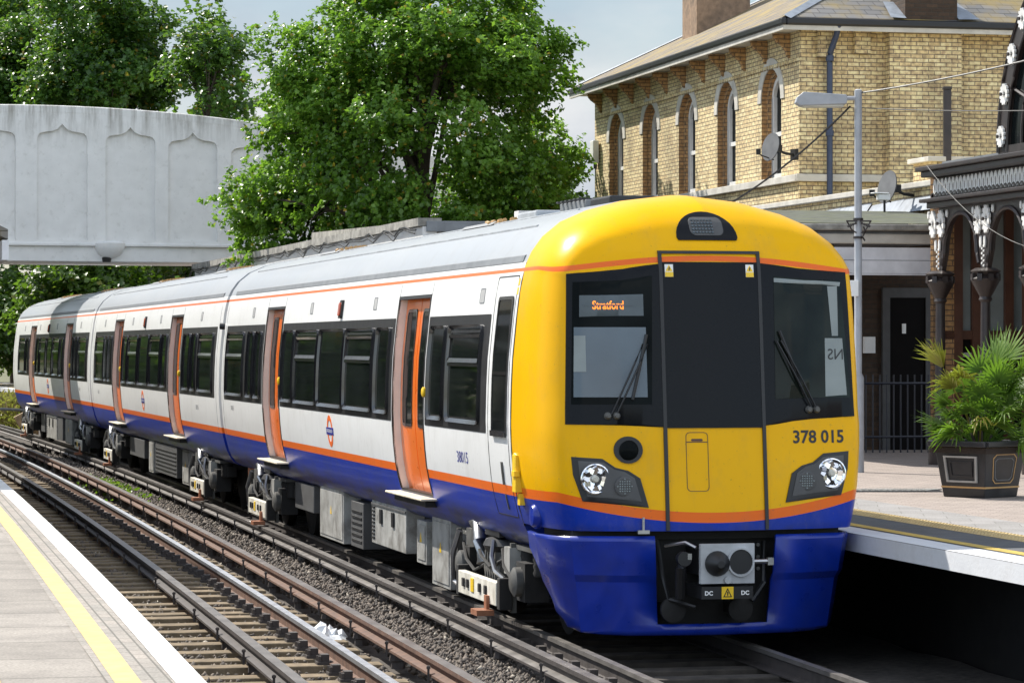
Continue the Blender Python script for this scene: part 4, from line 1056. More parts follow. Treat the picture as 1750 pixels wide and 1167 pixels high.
M3 = mrot(41.26, -.09, R(.95))
mid_car(20.0, [(4.25, 5.75), (13.5, 15.05)], M3, 'paint_rear',
        [(.5, 4.15, [(.75, 2.4, True), (2.7, 3.2, False), (3.4, 3.9, False)]), (5.85, 13.4, [(6.0, 6.7, False), (6.9, 8.5, True), (8.7, 10.2, False), (10.4, 12.0, True), (12.2, 13.0, False)]), (15.15, 18.6, [(15.3, 16.0, False), (16.3, 18.2, True)])],
        [5.5, 15], [2.5, 8, 12.5, 17], 10.0, 9.8, [('38115', 2.2)], [3.0, 17.2], [(6.0, 7.6, .2, .78, 'plate'), (8.3, 9.6, .22, .78, 'dark'), (9.8, 12.5, .2, .78, 'louvre'), (13, 14, .3, .78, 'dark')])
# rounded far cab end
fe = MB(); vs = []; nc = 0
for v, z in [p for p in SEC if p[1] >= .8][1:]:
    for V, uo in [(-1, 0), (-.985, .35), (-.93, .65), (-.8, .9), (0, 1.1), (.8, .9), (1, 0)]:
        k = 1-(.14*uo/1.1)*max(0, (z-2.2)/1.6); vs.append((v*V, 20.0+uo, z*k))
q = len([p for p in SEC if p[1] >= .8])-1
fe.add(vs, [(j*7+i, j*7+i+1, (j+1)*7+i+1, (j+1)*7+i) for j in range(q-1) for i in range(6)]); place(fe.build('cab_nose', 'paint_rear', train, smooth=50), M3)
# gangways between the carriages
for y, a in ((20.46, 0), (40.96, 0)):
    gw = MB(); r2 = [(-v*.93, .82+(z-.8)*.975) for v, z in SEC[1:]] + [(v*.93, .82+(z-.8)*.975) for v, z in SEC[::-1][:-1]]
    for k in range(5):
        yy = y+.02+k*.065; s = 1.0 if k % 2 == 0 else .97
        gw.prism([(p*s, z) for p, z in r2], lambda p, z, t: (p, t, z), yy, yy+.05)
    o = gw.build('gangway', 'gutter', train)
    jc = MB(); jc.tube([(-1.34, y+.06, 2.80), (-1.43, y+.1, 2.80)], .05, 10); jc.build('gangway_lamp', 'black', train)
    cpw = MB(); cpw.bx(-.25, .25, y-.5, y+.8, .35, .75, 0); cpw.bx(-1.02, -.9, y-.15, y+.1, .45, .85, 1); cpw.build('bar_coupling', ['under', 'orange'], train)

# ================================================================== FOOTBRIDGE
fb = empty('footbridge', (-10.9, 73.0, 0), TH+R(6))
tag(fb, 'white rendered footbridge with high panelled walls crossing over the tracks', 'footbridge')
def ztop(x): return 8.27 - .0105*(x+.4)**2
X0, X1, BD = -13.0, 13.0, 3.2
core = MB(); n = 52
pr = []
for side_y in (0.10, BD-.10):
    vs = []; fs = []
    th_ = .16
    for i in range(n+1):
        x = X0+(X1-X0)*i/n
        for yy in (side_y-th_/2, side_y+th_/2):
            for z in (4.95, ztop(x)-.16): vs.append((x, yy, z))
    for i in range(n):
        a = i*4; b = a+4
        fs += [(a, a+1, b+1, b), (a+2, b+2, b+3, a+3), (a+1, a+3, b+3, b+1), (a, b, b+2, a+2)]
    core.add(vs, fs)
core.build('parapet_wall', 'bridge', fb)
deck = MB(); deck.bx(X0, X1, -.04, BD+.04, 4.53, 4.90); deck.bx(X0, X1, -.12, BD+.12, 4.90, 4.97); deck.build('deck_beam', 'bridge', fb, bevel=.015)
cpg = MB(); vs = []; fs = []
for sy in (.10, BD-.10):
    vs = []; fs = []
    for i in range(n+1):
        x = X0+(X1-X0)*i/n; z = ztop(x)
        for yy, zz in ((sy-.16, z-.17), (sy-.16, z-.02), (sy-.12, z), (sy+.16, z), (sy+.16, z-.17)): vs.append((x, yy, zz))
    for i in range(n):
        for k in range(5): fs.append((i*5+k, i*5+(k+1) % 5, (i+1)*5+(k+1) % 5, (i+1)*5+k))
    cpg.add(vs, fs)
cpg.build('coping', 'bridge', fb)
# raised framing round ogee-headed panels
fmb = MB(); cs = [-9.4, -7.85, -6.30, -4.75, -3.2, -1.63, .10, 1.76, 3.30, 4.86, 6.42, 7.98, 9.54, 11.1]; hw_ = .61
yf0, yf1 = -.055, .022
edges = [X0] + [c for cc in cs for c in (cc-hw_, cc+hw_)] + [X1]
for i in range(0, len(edges), 2):
    a, b = edges[i], edges[i+1]
    xm = (a+b)/2
    fmb.prism([(a, 4.97), (b, 4.97), (b, ztop(b)-.165), (a, ztop(a)-.165)], lambda p, z, t: (p, t, z), yf0, yf1)
for c in cs:
    zt = ztop(c)-.66; cur = [(-hw_, zt-.16), (-hw_+.02, zt-.07), (-hw_+.08, zt-.01), (-hw_+.2, zt+.02), (-.24, zt+.04), (-.12, zt+.09), (-.04, zt+.17), (0, zt+.22), (.04, zt+.17), (.12, zt+.09), (.24, zt+.04), (hw_-.2, zt+.02), (hw_-.08, zt-.01), (hw_-.02, zt-.07), (hw_, zt-.16)]
    for (p, q), (r, s) in zip(cur, cur[1:]):
        fmb.prism([(c+p, q), (c+r, s), (c+r, ztop(c+r)-.165), (c+p, ztop(c+p)-.165)], lambda p_, z, t: (p_, t, z), yf0, yf1)
    fmb.bx(c-hw_, c+hw_, yf0, yf1, 4.97, 5.04)
fmb.build('panel_frame', 'bridge', fb)
bl = MB(); bl.lathe([(.02, -.32), (.28, -.18), (.38, .0), (.38, .10), (.30, .14)], (1.25, .0, 4.88), 24); bl.build('corbel', 'bridge', fb, smooth=40)
bl = MB(); bl.lathe([(.10, -.10), (.12, 0), (.05, .05)], (1.18, -.05, 4.62), 12); bl.build('bridge_lamp', 'black', fb, smooth=40)

# low white wall with coping along the right platform, behind the train
A, B_ = Vector((-1.35, 50.0, 0)), Vector((-7.55, 73.6, 0))
dv = (B_-A); ln = dv.length; ang = math.atan2(dv.y, dv.x)
pw = empty('platform_wall', A, ang)
tag(pw, 'white painted wall with a dark weathered stone coping behind the train roof', 'wall')
w = MB(); w.add([(0, -.12, -.5), (ln, -.12, -.5), (ln, -.12, 4.33), (0, -.12, 4.47), (0, .12, -.5), (ln, .12, -.5), (ln, .12, 4.33), (0, .12, 4.47)], [(0, 1, 2, 3), (4, 7, 6, 5), (0, 3, 7, 4), (1, 5, 6, 2), (3, 2, 6, 7)]); w.build('wall', 'concrete', pw)
MT['dirty_coping'] = mat('weathered_coping', (.30, .285, .25), .9, var=.35, vs=5, bump=.5, dirt=.7, ds=3)
w = MB()
for i in range(18):
    x0 = ln*i/18; x1 = ln*(i+1)/18-.015; z0 = 4.48-.14*x0/ln; z1 = 4.48-.14*x1/ln
    w.add([(x0, -.2, z0), (x1, -.2, z1), (x1, .2, z1), (x0, .2, z0), (x0, -.2, z0+.13), (x1, -.2, z1+.13), (x1, .2, z1+.13), (x0, .2, z0+.13)], [(0, 3, 2, 1), (4, 5, 6, 7), (0, 1, 5, 4), (2, 3, 7, 6), (1, 2, 6, 5), (0, 4, 7, 3)])
w.build('coping', 'dirty_coping', pw)
w = MB(); gr = random.Random(4)
pts = [(ln*i/60, .235, 4.46-.14*i/60 - .04*math.sin(i*1.9) - (.05 if i % 4 == 0 else 0)) for i in range(61)]
w.tube(pts, .016, 5); w.tube([(a, b+.02, c-.06+.03*math.sin(a*3)) for a, b, c in pts], .012, 5); w.build('cable', 'black', pw)
sh = empty('platform_shelter', A, TH)
tag(sh, 'low flat roofed shelter with a dark fascia at the end of the white wall', 'shelter')
w = MB(); w.bx(.1, 3.6, .25, 12, -.4, 4.38); w.build('wall', 'concrete', sh)
w = MB(); w.bx(-.06, 1.46, -.05, 12.2, 4.385, 4.56); w.build('fascia', 'gutter', sh, bevel=.01)
w = MB(); w.add([(-.02, 0, 4.565), (3.7, 0, 4.565), (3.7, 12, 4.8), (-.02, 12, 4.8), (-.02, 12, 4.565), (3.7, 12, 4.565)], [(0, 1, 2, 3), (0, 3, 4), (1, 5, 2), (3, 2, 5, 4)]); w.build('roof', 'dirty_coping', sh)
w = MB(); w.bx(1.47, 2.05, -.12, .2, 4.30, 4.74); w.build('end_box', 'concrete', sh)

# ================================================================== STATION HOUSE
BX, BY = 5.21, 55.0
hs = empty('station_house', (BX, BY, 0), TH)
tag(hs, 'two storey yellow brick station house with arched windows and a slate roof', 'house')
WC = [1.7, 4.55, 7.3, 10.1, 12.9]; WH = .60; ZS, ZSP, ZE, LEN = 5.62, 7.06, 8.22, 14.8
w = MB()
def lw(y0, y1, z0, z1): w.add([(0, y0, z0), (0, y1, z0), (0, y1, z1), (0, y0, z1)], [(0, 3, 2, 1)])
lw(0, LEN, -.5, ZS); prev = 0
NA = 14
for c in WC:
    lw(prev, c-WH, ZS, ZE); prev = c+WH
    arc = [(c-WH*math.cos(math.pi*i/NA), ZSP+WH*math.sin(math.pi*i/NA)) for i in range(NA+1)]
    for (a, b), (d, e) in zip(arc, arc[1:]): w.add([(0, a, b), (0, d, e), (0, d, ZE), (0, a, ZE)], [(0, 3, 2, 1)])
lw(prev, LEN, ZS, ZE)
# front and hidden sides
w.add([(0, 0, -.5), (1.62, 0, -.5), (1.62, 0, ZE), (0, 0, ZE)], [(0, 1, 2, 3)])
w.bx(1.62, 3.0, -.25, .3, -.5, ZE)
w.add([(3.0, .05, -.5), (14, .05, -.5), (14, .05, ZE), (3.0, .05, ZE)], [(0, 1, 2, 3)])
w.add([(0, LEN, -.5), (14, LEN, -.5), (14, LEN, ZE), (0, LEN, ZE)], [(0, 3, 2, 1)])
# corner pilaster and corbel courses
w.bx(-.03, .28, -.03, -.001, -.5, ZE-.55); w.bx(.3, .62, -.14, -.002, ZE-.5, ZE); w.bx(1.0, 1.3, -.12, -.002, ZE-.42, ZE)
w.bx(5.0, 5.4, -.12, .045, ZE-.42, ZE)
for i in range(int(LEN/.15)): w.bx(-.035, -.001, i*.15+.02, i*.15+.10, ZE-.58, ZE-.50)
w.build('wall', 'brick', hs)
for c in WC:
    rv = MB()
    outl = [(c-WH, ZS)] + [(c-WH*math.cos(math.pi*i/NA), ZSP+WH*math.sin(math.pi*i/NA)) for i in range(NA+1)] + [(c+WH, ZS)]
    for (a, b), (d, e) in zip(outl, outl[1:]): rv.add([(0, a, b), (0, d, e), (.10, d, e), (.10, a, b)], [(0, 1, 2, 3)])
    inn = [(c+(a-c)*.84, ZS if b == ZS else ZSP+(b-ZSP)*.84) for a, b in outl]
    for (a, b), (d, e), (f, g), (h, i_) in zip(outl, outl[1:], inn, inn[1:]): rv.add([(.10, a, b), (.10, d, e), (.10, h, i_), (.10, f, g)], [(0, 1, 2, 3)]); 
    for (a, b), (d, e) in zip(inn, inn[1:]): rv.add([(.10, a, b), (.10, d, e), (.24, d, e), (.24, a, b)], [(0, 1, 2, 3)])
    rv.build('window_reveal', 'brick_reveal', hs)
for c in WC:
    h2 = WH*.84
    fr = MB(); ol = [(c-h2, ZS)] + [(c-h2*math.cos(math.pi*i/NA), ZSP+h2*math.sin(math.pi*i/NA)) for i in range(NA+1)] + [(c+h2, ZS)]
    il = [(c-h2+.09, ZS+.1)] + [(c-(h2-.09)*math.cos(math.pi*i/NA), ZSP+(h2-.09)*math.sin(math.pi*i/NA)) for i in range(NA+1)] + [(c+h2-.09, ZS+.1)]
    ring(fr, ol, il, lambda a, b, o: (.25-o, a, b), .08, 0)
    fr.bx(.19, .24, c-h2+.05, c+h2-.05, 6.42, 6.50); fr.bx(.20, .24, c-.02, c+.02, ZS+.05, ZSP+h2-.05)
    fr.bx(.17, .25, c+h2-.14, c+h2-.02, ZS, ZSP+.1)
    wd = fr.build('window', 'white_paint', hs)
    pn = MB(); pn.add([(.235, a, b) for a, b in il], [tuple(range(len(il)))]); pn.build('pane', 'glass_dark', wd)
for c in WC:
    ar = MB()
    o1 = [(c-(WH+.20)*math.cos(math.pi*i/NA), ZSP+(WH+.20)*math.sin(math.pi*i/NA)) for i in range(NA+1)]
    i1 = [(c-(WH+.002)*math.cos(math.pi*i/NA), ZSP+(WH+.002)*math.sin(math.pi*i/NA)) for i in range(NA+1)]
    for k in range(NA): ar.add([(-.02, *o1[k]), (-.02, *o1[k+1]), (-.02, *i1[k+1]), (-.02, *i1[k]), (0, *o1[k]), (0, *o1[k+1]), (0, *i1[k+1]), (0, *i1[k])], [(0, 1, 2, 3), (0, 4, 5, 1), (3, 2, 6, 7)])
    ar.build('arch_band', 'stone', hs)
sb = MB(); sb.bx(-.10, .02, -.1, LEN, ZS-.14, ZS-.01); sb.bx(-.10, 1.62, -.12, .0, ZS-.142, ZS-.012); sb.build('sill_band', 'stone', hs, bevel=.01)
for i in range(11):
    y = .62+i*1.36; bk = MB()
    bk.prism([(0, ZE-.46), (-.05, ZE-.42), (-.07, ZE-.34), (-.14, ZE-.24), (-.24, ZE-.17), (-.30, ZE-.10), (-.31, ZE-.02), (0, ZE-.02)], lambda a, b, t: (a-.003, t, b), y-.055, y+.055)
    bk.build('eave_bracket', 'brick_reveal', hs)
EO = .42; XR = 14; HP = 7.2
ev = MB(); ev.bx(-EO, XR, -EO, LEN+EO, ZE, ZE+.05); ev.build('soffit', 'stone', hs)
ev = MB(); ev.bx(-EO-.06, -EO-.002, -EO-.06, LEN+EO+.06, ZE-.055, ZE+.028); ev.bx(-EO-.001, XR, -EO-.06, -EO-.002, ZE-.055, ZE+.028); ev.build('eave_board', 'stone', hs)
gt = MB(); gt.bx(-EO-.10, -EO, -EO-.1, LEN+EO+.1, ZE+.03, ZE+.16); gt.bx(-EO-.001, XR, -EO-.10, -EO, ZE+.03, ZE+.16); gt.build('gutter', 'black', hs, bevel=.03)
rf = MB(); e0 = (-EO-.04, -EO-.04); y1 = LEN+EO+.04; sl_ = .50; hx = (y1-e0[1])/2; zr = ZE+.17
rx = -EO-.04+hx; ry = e0[1]+hx; rz = zr+hx*sl_
rf.add([(e0[0], e0[1], zr), (e0[0], y1, zr), (rx, ry, rz)], [(0, 1, 2)], 0)
rf.add([(e0[0], e0[1], zr), (XR, e0[1], zr), (XR, ry, rz), (rx, ry, rz)], [(0, 1, 2, 3)], 1)
rf.add([(e0[0], y1, zr), (rx, ry, rz), (XR, ry, rz), (XR, y1, zr)], [(0, 1, 2, 3)], 1)
roof = rf.build('roof', ['slate', 'slate_grey'], hs)
hpf = MB()
for a, b in (((e0[0], e0[1], zr+.02), (rx, ry, rz+.02)), ((e0[0], y1, zr+.02), (rx, ry, rz+.02))):
    d = Vector(b)-Vector(a); nrm = Vector((-d.y, d.x, 0)).normalized()*.14
    a, b = Vector(a), Vector(b); up = Vector((0, 0, .05))
    hpf.add([a-nrm-up, a+up*.4, a+nrm-up, b-nrm-up, b+up*.4, b+nrm-up], [(0, 3, 4, 1), (1, 4, 5, 2)])
hpf.build('hip_flashing', 'lead', roof)
c1 = MB(); c1.bx(1.15, 2.35, 10.5, 11.6, 8.6, 12.5); c1.build('chimney', MT['chim'], hs, label='tall brown brick chimney stack behind the roof slope')
c2_ = MB(); c2_.bx(1.85, 2.85, -.42, .35, 8.40, 10.5, 0); c2_.build('chimney', 'brick_dark', hs, label='short sooty chimney stack on the front roof slope')
fl = MB(); fl.add([(1.55, -.50, zr+.04), (1.85, -.50, zr+.03), (1.85, .2, zr+.40), (1.65, .2, zr+.40)], [(0, 1, 2, 3)]); fl.build('chimney_flashing', 'lead', roof); fl = MB(); fl.add([(2.85, -.50, zr+.03), (3.25, -.5, zr+.04), (3.1, .2, zr+.4), (2.85, .2, zr+.40)], [(0, 1, 2, 3)]); fl.build('chimney_flashing', 'lead', roof)
dp_ = MB(); dp_.tube([(.58, -.45, ZE+.05), (.56, -.34, ZE-.15), (.52, -.14, ZE-.42), (.52, -.12, ZE-.6), (.52, -.12, 4.4)], .055, 12)
for z in (7.65, 6.3): dp_.lathe([(.075, 0), (.075, .1)], (.52, -.12, z), 12)
dp_.build('downpipe', 'navy', hs, smooth=40)
al = MB(); al.box((-.10, 14.45, 6.9), (.14, .30, .52), 0); al.box((-.08, 14.45, 6.58), (.08, .06, .12), 1); al.build('alarm_box', ['white_paint', 'under_grey'], hs, bevel=.02)
# -------- lower wing, parapet and door wall
wg = empty('station_wing', (BX, BY, 0), TH)
tag(wg, 'single storey brick wing with parapet and dark doorway below the station house', 'building')
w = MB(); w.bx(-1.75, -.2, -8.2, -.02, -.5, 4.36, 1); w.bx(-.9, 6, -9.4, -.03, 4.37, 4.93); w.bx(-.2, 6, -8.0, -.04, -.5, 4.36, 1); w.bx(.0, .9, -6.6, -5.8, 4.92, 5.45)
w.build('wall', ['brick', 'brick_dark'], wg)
w = MB(); w.bx(-1.0, -.7, -9.5, -.02, 4.925, 5.01); w.bx(-.08, .98, -6.68, -5.72, 5.45, 5.53); w.build('parapet_coping', 'stone', wg, bevel=.01)
w = MB()
for i in range(6): w.add([(-1.06, -9.35+i*1.5, 4.56), (-1.06, -7.84+i*1.5, 4.56-.02*(i%2)), (-.905, -7.84+i*1.5, 4.78-.03*(i%2)), (-.905, -9.35+i*1.5, 4.79)], [(0, 1, 2, 3)])
w.build('lead_flashing', 'lead', wg)
w = MB(); w.bx(-1.30, -.72, -8.24, -8.21, PZ, 3.25); dd = w.build('door', 'door_dark', wg)
w = MB(); w.bx(-1.42, -1.30, -8.27, -8.20, PZ, 3.40); w.bx(-.72, -.62, -8.27, -8.20, PZ, 3.40); w.bx(-1.30, -.72, -8.27, -8.20, 3.25, 3.40); w.build('door_frame', 'box_dark', dd)
w = MB(); w.bx(-1.1, -1.04, -8.26, -8.24, 2.7, 2.85); w.build('door_notice', 'white', dd)
w = MB(); w.bx(-1.72, -1.55, -8.30, -8.205, 2.4, 2.65); w.build('notice_board', 'white', wg)
# -------- platform awning with white fascia
aw = empty('platform_awning', (BX, BY, 0), TH)
tag(aw, 'platform awning with mossy flat roof and white boarded end fascia', 'awning')
w = MB(); w.bx(-4.6, -1.76, -12.3, 8, 4.03, 4.10, 0); w.bx(-1.76, -1.02, -11.3, -8.3, 4.03, 4.10, 0); w.build('roof', 'gutter', aw)
w = MB(); w.add([(-4.6, -12.38, 4.21), (-1.02, -12.38, 4.21), (-1.02, -8.3, 4.57), (-4.6, -8.3, 4.57), (-1.02, -8.3, 4.1), (-4.6, -8.3, 4.1)], [(0, 1, 2, 3), (3, 2, 4, 5)]); w.build('sloping_felt', 'felt', aw)
w = MB(); w.bx(-4.7, -1.98, -12.42, -12.20, 4.11, 4.20, 0); w.build('roof_edge', 'dirty_coping', aw, bevel=.02)
w = MB(); w.bx(-4.65, -2.0, -12.34, -12.24, 3.93, 4.07, 0); w.build('fascia_moulding', 'stone', aw, bevel=.02)
w = MB(); w.bx(-4.6, -2.02, -12.31, -12.25, 3.705, 3.88); w.bx(-4.6, -2.02, -12.325, -12.25, 3.52, 3.697); w.bx(-4.6, -2.02, -12.33, -12.25, 3.495, 3.515); w.build('fascia', 'fascia', aw)
w = MB(); w.bx(-4.6, -4.5, -12.2, 8, 3.5, 4.02); w.build('side_valance', 'fascia', aw)
w = MB()
for k in range(16):
    t = k/15; a = (-2.95+.38*(1-math.cos(t*1.57)), 2.55+1.05*math.sin(t*1.57)*1.0)
spn = [(-2.62, 3.62), (-3.15, 3.62)] + [(-2.62-.53*math.cos(t/8*1.57), 3.62-1.15*math.sin(t/8*1.57)) for t in range(9)]
w.prism([(-3.2, 3.50), (-2.66, 3.50), (-2.66, 2.35), (-2.74, 2.35), (-2.78, 2.75), (-2.9, 3.12), (-3.2, 3.40)], lambda a, b, t: (a+.05, t, b), -9.42, -9.36)
w.build('spandrel_bracket', 'vent_grey', aw)
w = MB()
for t in range(5): w.lathe([(.03, 0), (.07, .0), (.07, .02), (.03, .02)], (-2.76-.055*t+.05, -9.44, 2.75+t*.15+.05), 10, 0, Matrix(((1, 0, 0), (0, 0, -1), (0, 1, 0))))
w.build('bracket_scroll', 'black', aw)
w = MB(); w.tube([(-2.66, -9.4, PZ), (-2.66, -9.4, 4.02)], .06, 12); w.build('awning_post', 'iron', aw)
# railing by the door
rl = empty('railing', (BX, BY, 0), TH); tag(rl, 'dark iron railing in front of the shaded brick doorway', 'railing')
w = MB(); w.tube([(-2.5, -9.3, 1.95), (-.4, -9.3, 1.95)], .022, 6); w.tube([(-2.5, -9.3, 1.15), (-.4, -9.3, 1.15)], .02, 6); w.build('rail', 'iron_rail', rl)
w = MB()
for i in range(20): w.tube([(-2.5+i*.11, -9.3, PZ), (-2.5+i*.11, -9.3, 2.08)], .012, 6)
w.build('baluster', 'iron_rail', rl)
# -------- iron porch
pq = WP(7.5-.0, Upx(1607, 7.5), 0); 
po = empty('station_porch', (pq.x, pq.y, 0), TH)
tag(po, 'ornate dark iron porch with white painted flower castings and arches', 'porch')
# local y runs along the track away from the viewer; the porch comes toward the viewer (negative y)
Ys = [0, -1.62, -3.24, -4.86, -6.48]
for y in Ys:
    w = MB(); w.lathe([(.16, PZ), (.16, PZ+.3), (.10, PZ+.36), (.075, PZ+.45), (.062, 3.08), (.09, 3.11), (.075, 3.15), (.12, 3.23), (.20, 3.38), (.15, 3.42), (.20, 3.48), (.13, 3.52)], (0, y, 0), 16)
    for i in range(8):
        a = i*math.pi/4; w.box((.16*math.cos(a), y+.16*math.sin(a), 3.40), (.07, .07, .09), 0, Matrix.Rotation(a, 3, 'Z'))
    w.build('column', 'iron', po, smooth=40)
w = MB()
w.bx(-.20, .10, -7.5, .22, 4.78, 4.86); w.bx(-.26, .10, -7.55, .28, 4.86, 4.92); w.bx(-.14, .10, -7.5, .16, 4.36, 4.44); w.bx(-.22, .10, -7.5, .24, 4.44, 4.49); w.bx(-.02, .08, -7.5, .16, 4.49, 4.78); w.build('beam', 'iron', po, bevel=.012)
def rosette(mb, x, y, z, ry, rz, n=10, mi=0):
    for i in range(n):
        a = 2*math.pi*(i+.5)/n; ca, sa = math.cos(a), math.sin(a); wd = .20
        P = []
        for r_, t_ in ((.22, 0), (.62, wd), (.9, wd*.8), (1.0, 0), (.9, -wd*.8), (.62, -wd)):
            P.append((x-.02-.015*r_, y+ry*(r_*ca-t_*sa), z+rz*(r_*sa+t_*ca)))
        P2 = [(p[0]+.03, p[1], p[2]) for p in P]
        mb.add(P+P2, [(0, 1, 2, 3, 4, 5)] + [(k, (k+1) % 6, 6+(k+1) % 6, 6+k) for k in range(6)], mi)
    mb.lathe([(.0, 0), (ry*.18, .005), (ry*.18, .03)], (x-.05, y, z), 8, 1, Matrix(((0, 0, -1), (0, 1, 0), (1, 0, 0))))
w = MB(); i = 0
y = .08
while y > -7.4:
    # little oval loops, white on the dark frieze
    n_ = 14
    ring(w, [(y+.062*math.cos(6.283*k/n_), 4.635+.125*math.sin(6.283*k/n_)) for k in range(n_)], [(y+.026*math.cos(6.283*k/n_), 4.625+.06*math.sin(6.283*k/n_)) for k in range(n_)], lambda a, b, o: (-.02-o, a, b), .03, 0)
    y -= .135
w.build('frieze_loops', 'white_paint', po)
w = MB()
y = .15
while y > -7.4:
    ring(w, [(y+.066*math.cos(6.283*k/12), 4.53+.05*math.sin(6.283*k/12)) for k in range(12)], [(y+.045*math.cos(6.283*k/12), 4.53+.03*math.sin(6.283*k/12)) for k in range(12)], lambda a, b, o: (-.02-o, a, b), .035, 0); y -= .135
w.build('frieze_scroll', 'iron', po)
w = MB()
sp_ = 1.62; ra = .58
for a, b in zip(Ys, Ys[1:]):
    c = (a+b)/2
    n_ = 16
    arc = [(c+ra*math.cos(math.pi*k/n_), 3.76+.52*math.sin(math.pi*k/n_)) for k in range(n_+1)]
    arc = [(c+.70, 3.52), (c+.665, 3.60), (c+.615, 3.70)] + arc + [(c-.615, 3.70), (c-.665, 3.60), (c-.70, 3.52)]
    for (p, q), (r, s) in zip(arc, arc[1:]):
        if abs(p-r) > 1e-4: w.prism([(p, q), (r, s), (r, 4.36), (p, 4.36)], lambda y_, z, t: (t, y_, z), -.02, .04)
    w.tube([(-.03, p, q-.01) for p, q in arc[1:-1]], .03, 6)
    w.bx(-.02, .04, c+.70, a, 3.52, 4.36); w.bx(-.02, .04, b, c-.70, 3.52, 4.36)
w.build('arch_spandrel', 'iron', po)
for y in Ys:
    for s in (-1, 1):
        w = MB(); rosette(w, -.03, y+s*.145, 4.15, .13, .19, 12); w.lathe([(.035, 0), (.035, .02)], (-.03, y+s*.07, 3.86), 8, 0, Matrix(((0, 0, -1), (0, .8, 0), (2.2, 0, 0))))
        w.lathe([(.04, 0), (.035, .02)], (-.03, y+s*.34, 4.28), 8, 0, Matrix(((0, 0, -1), (0, .8, 0), (1.4, 0, 0)))); w.build('flower_casting', ['white_paint', 'iron'], po)
    w = MB()
    for k in range(9): w.lathe([(.017, 0), (.017, .015)], (-.03, y+(.03 if k % 2 else -.03), 3.55+k*.032), 6, 0, Matrix(((0, 0, -1), (0, 1, 0), (1, 0, 0))))
    w.build('neck_beading', ['white_paint', 'iron'], po)
# arched gable above
gc, gr_, gz0 = -4.35, 2.55, 4.98
gc = -(Upx(1607, 7.5)-Upx(1706, 7.5)) - 2.35; gr_ = 2.35
w = MB(); n_ = 40
o1 = [(gc+gr_*math.cos(math.pi*k/n_), gz0+gr_*1.0*math.sin(math.pi*k/n_)) for k in range(n_+1)]
i1 = [(gc+(gr_-.30)*math.cos(math.pi*k/n_), gz0+(gr_-.30)*math.sin(math.pi*k/n_)) for k in range(n_+1)]
for (a, b), (d, e), (f, g), (h, i_) in zip(o1, o1[1:], i1, i1[1:]): w.prism([(a, b), (d, e), (h, i_), (f, g)], lambda y_, z, t: (t, y_, z), 0, .06)
w.tube([(0, a, b) for a, b in o1], .028, 6); w.tube([(0, a, b) for a, b in i1], .022, 6)
for k in (1, 2, 3, 4, 5, 6, 7):
    a = math.pi*k/8; w.tube([(.03, gc+.5*math.cos(a), gz0+.1+.5*math.sin(a)), (.03, gc+2.06*math.cos(a), gz0+2.06*math.sin(a))], .025, 6)
for r_ in (.5, 1.2, 1.65): w.tube([(.03, gc+r_*math.cos(math.pi*k/20), gz0+.05+r_*math.sin(math.pi*k/20)) for k in range(21)], .022, 6)
w.bx(0, .06, gc-gr_, gc+gr_, gz0-.02, gz0+.08)
ga = w.build('arched_gable', 'iron', po, smooth=40)
w = MB(); w.add([(.05, a, b) for a, b in i1], [tuple(range(len(i1)))]); w.build('gable_glass', 'glass_dark', ga)
for k in range(13):
    w = MB(); a = .09+k*.2475; rosette(w, -.01, gc+(gr_-.15)*math.cos(a), gz0+(gr_-.15)*math.sin(a), .13, .14, 12)
    w.build('rosette', ['white_paint', 'iron'], ga)
w = MB(); w.bx(.1, 3.2, -7.5, .2, 4.95, 5.0); w.build('porch_roof', 'gutter', po)
# glazed screen behind the porch
gs = empty('glazed_screen', (pq.x, pq.y, 0), TH); tag(gs, 'dark timber glazed screen with pale blinds behind the iron porch', 'glazed screen')
w = MB(); w.bx(1.3, 1.36, -7.5, .2, PZ, 2.62); w.build('panel', 'door_dark', gs)
w = MB()
for i in range(9): w.bx(1.2, 1.3, -.05-i*.82, .07-i*.82, PZ, 4.4)
w.bx(1.22, 1.38, -7.5, .2, 2.62, 2.70); w.bx(1.22, 1.38, -7.5, .2, 4.32, 4.5); w.build('mullion', 'timber_brown', gs)
w = MB(); w.bx(1.31, 1.34, -7.5, .2, 2.70, 4.32); w.build('pane', 'curtain', gs)
w = MB(); w.bx(1.27, 1.31, -7.5, .2, 2.40, 2.47); w.build('rail', 'vent_grey', gs)
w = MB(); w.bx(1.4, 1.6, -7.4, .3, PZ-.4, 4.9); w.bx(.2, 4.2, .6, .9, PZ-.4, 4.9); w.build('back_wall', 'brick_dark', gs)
w = MB(); w.bx(.20, .36, .42, .9, PZ, 4.85); w.build('brick_pier', 'brick_reveal', gs)
w = MB(); w.bx(.2, 4.0, .50, .53, 2.72, 4.35); w.build('pane', 'curtain', gs)
w = MB(); w.bx(.2, 4.0, .48, .54, PZ, 2.60); w.build('panel', 'door_dark', gs)
w = MB()
for x in (.36, .62, 1.10, 1.78, 2.5, 3.2, 3.9): w.bx(x, x+.12, .40, .475, PZ, 4.36)
w.bx(.14, 4.0, .42, .476, 2.60, 2.72); w.bx(.14, 4.0, .41, .54, 4.361, 4.52); w.build('mullion', 'timber_brown', gs)
w = MB(); w.bx(.2, 4.0, .45, .479, 2.36, 2.42); w.build('rail', 'vent_grey', gs)
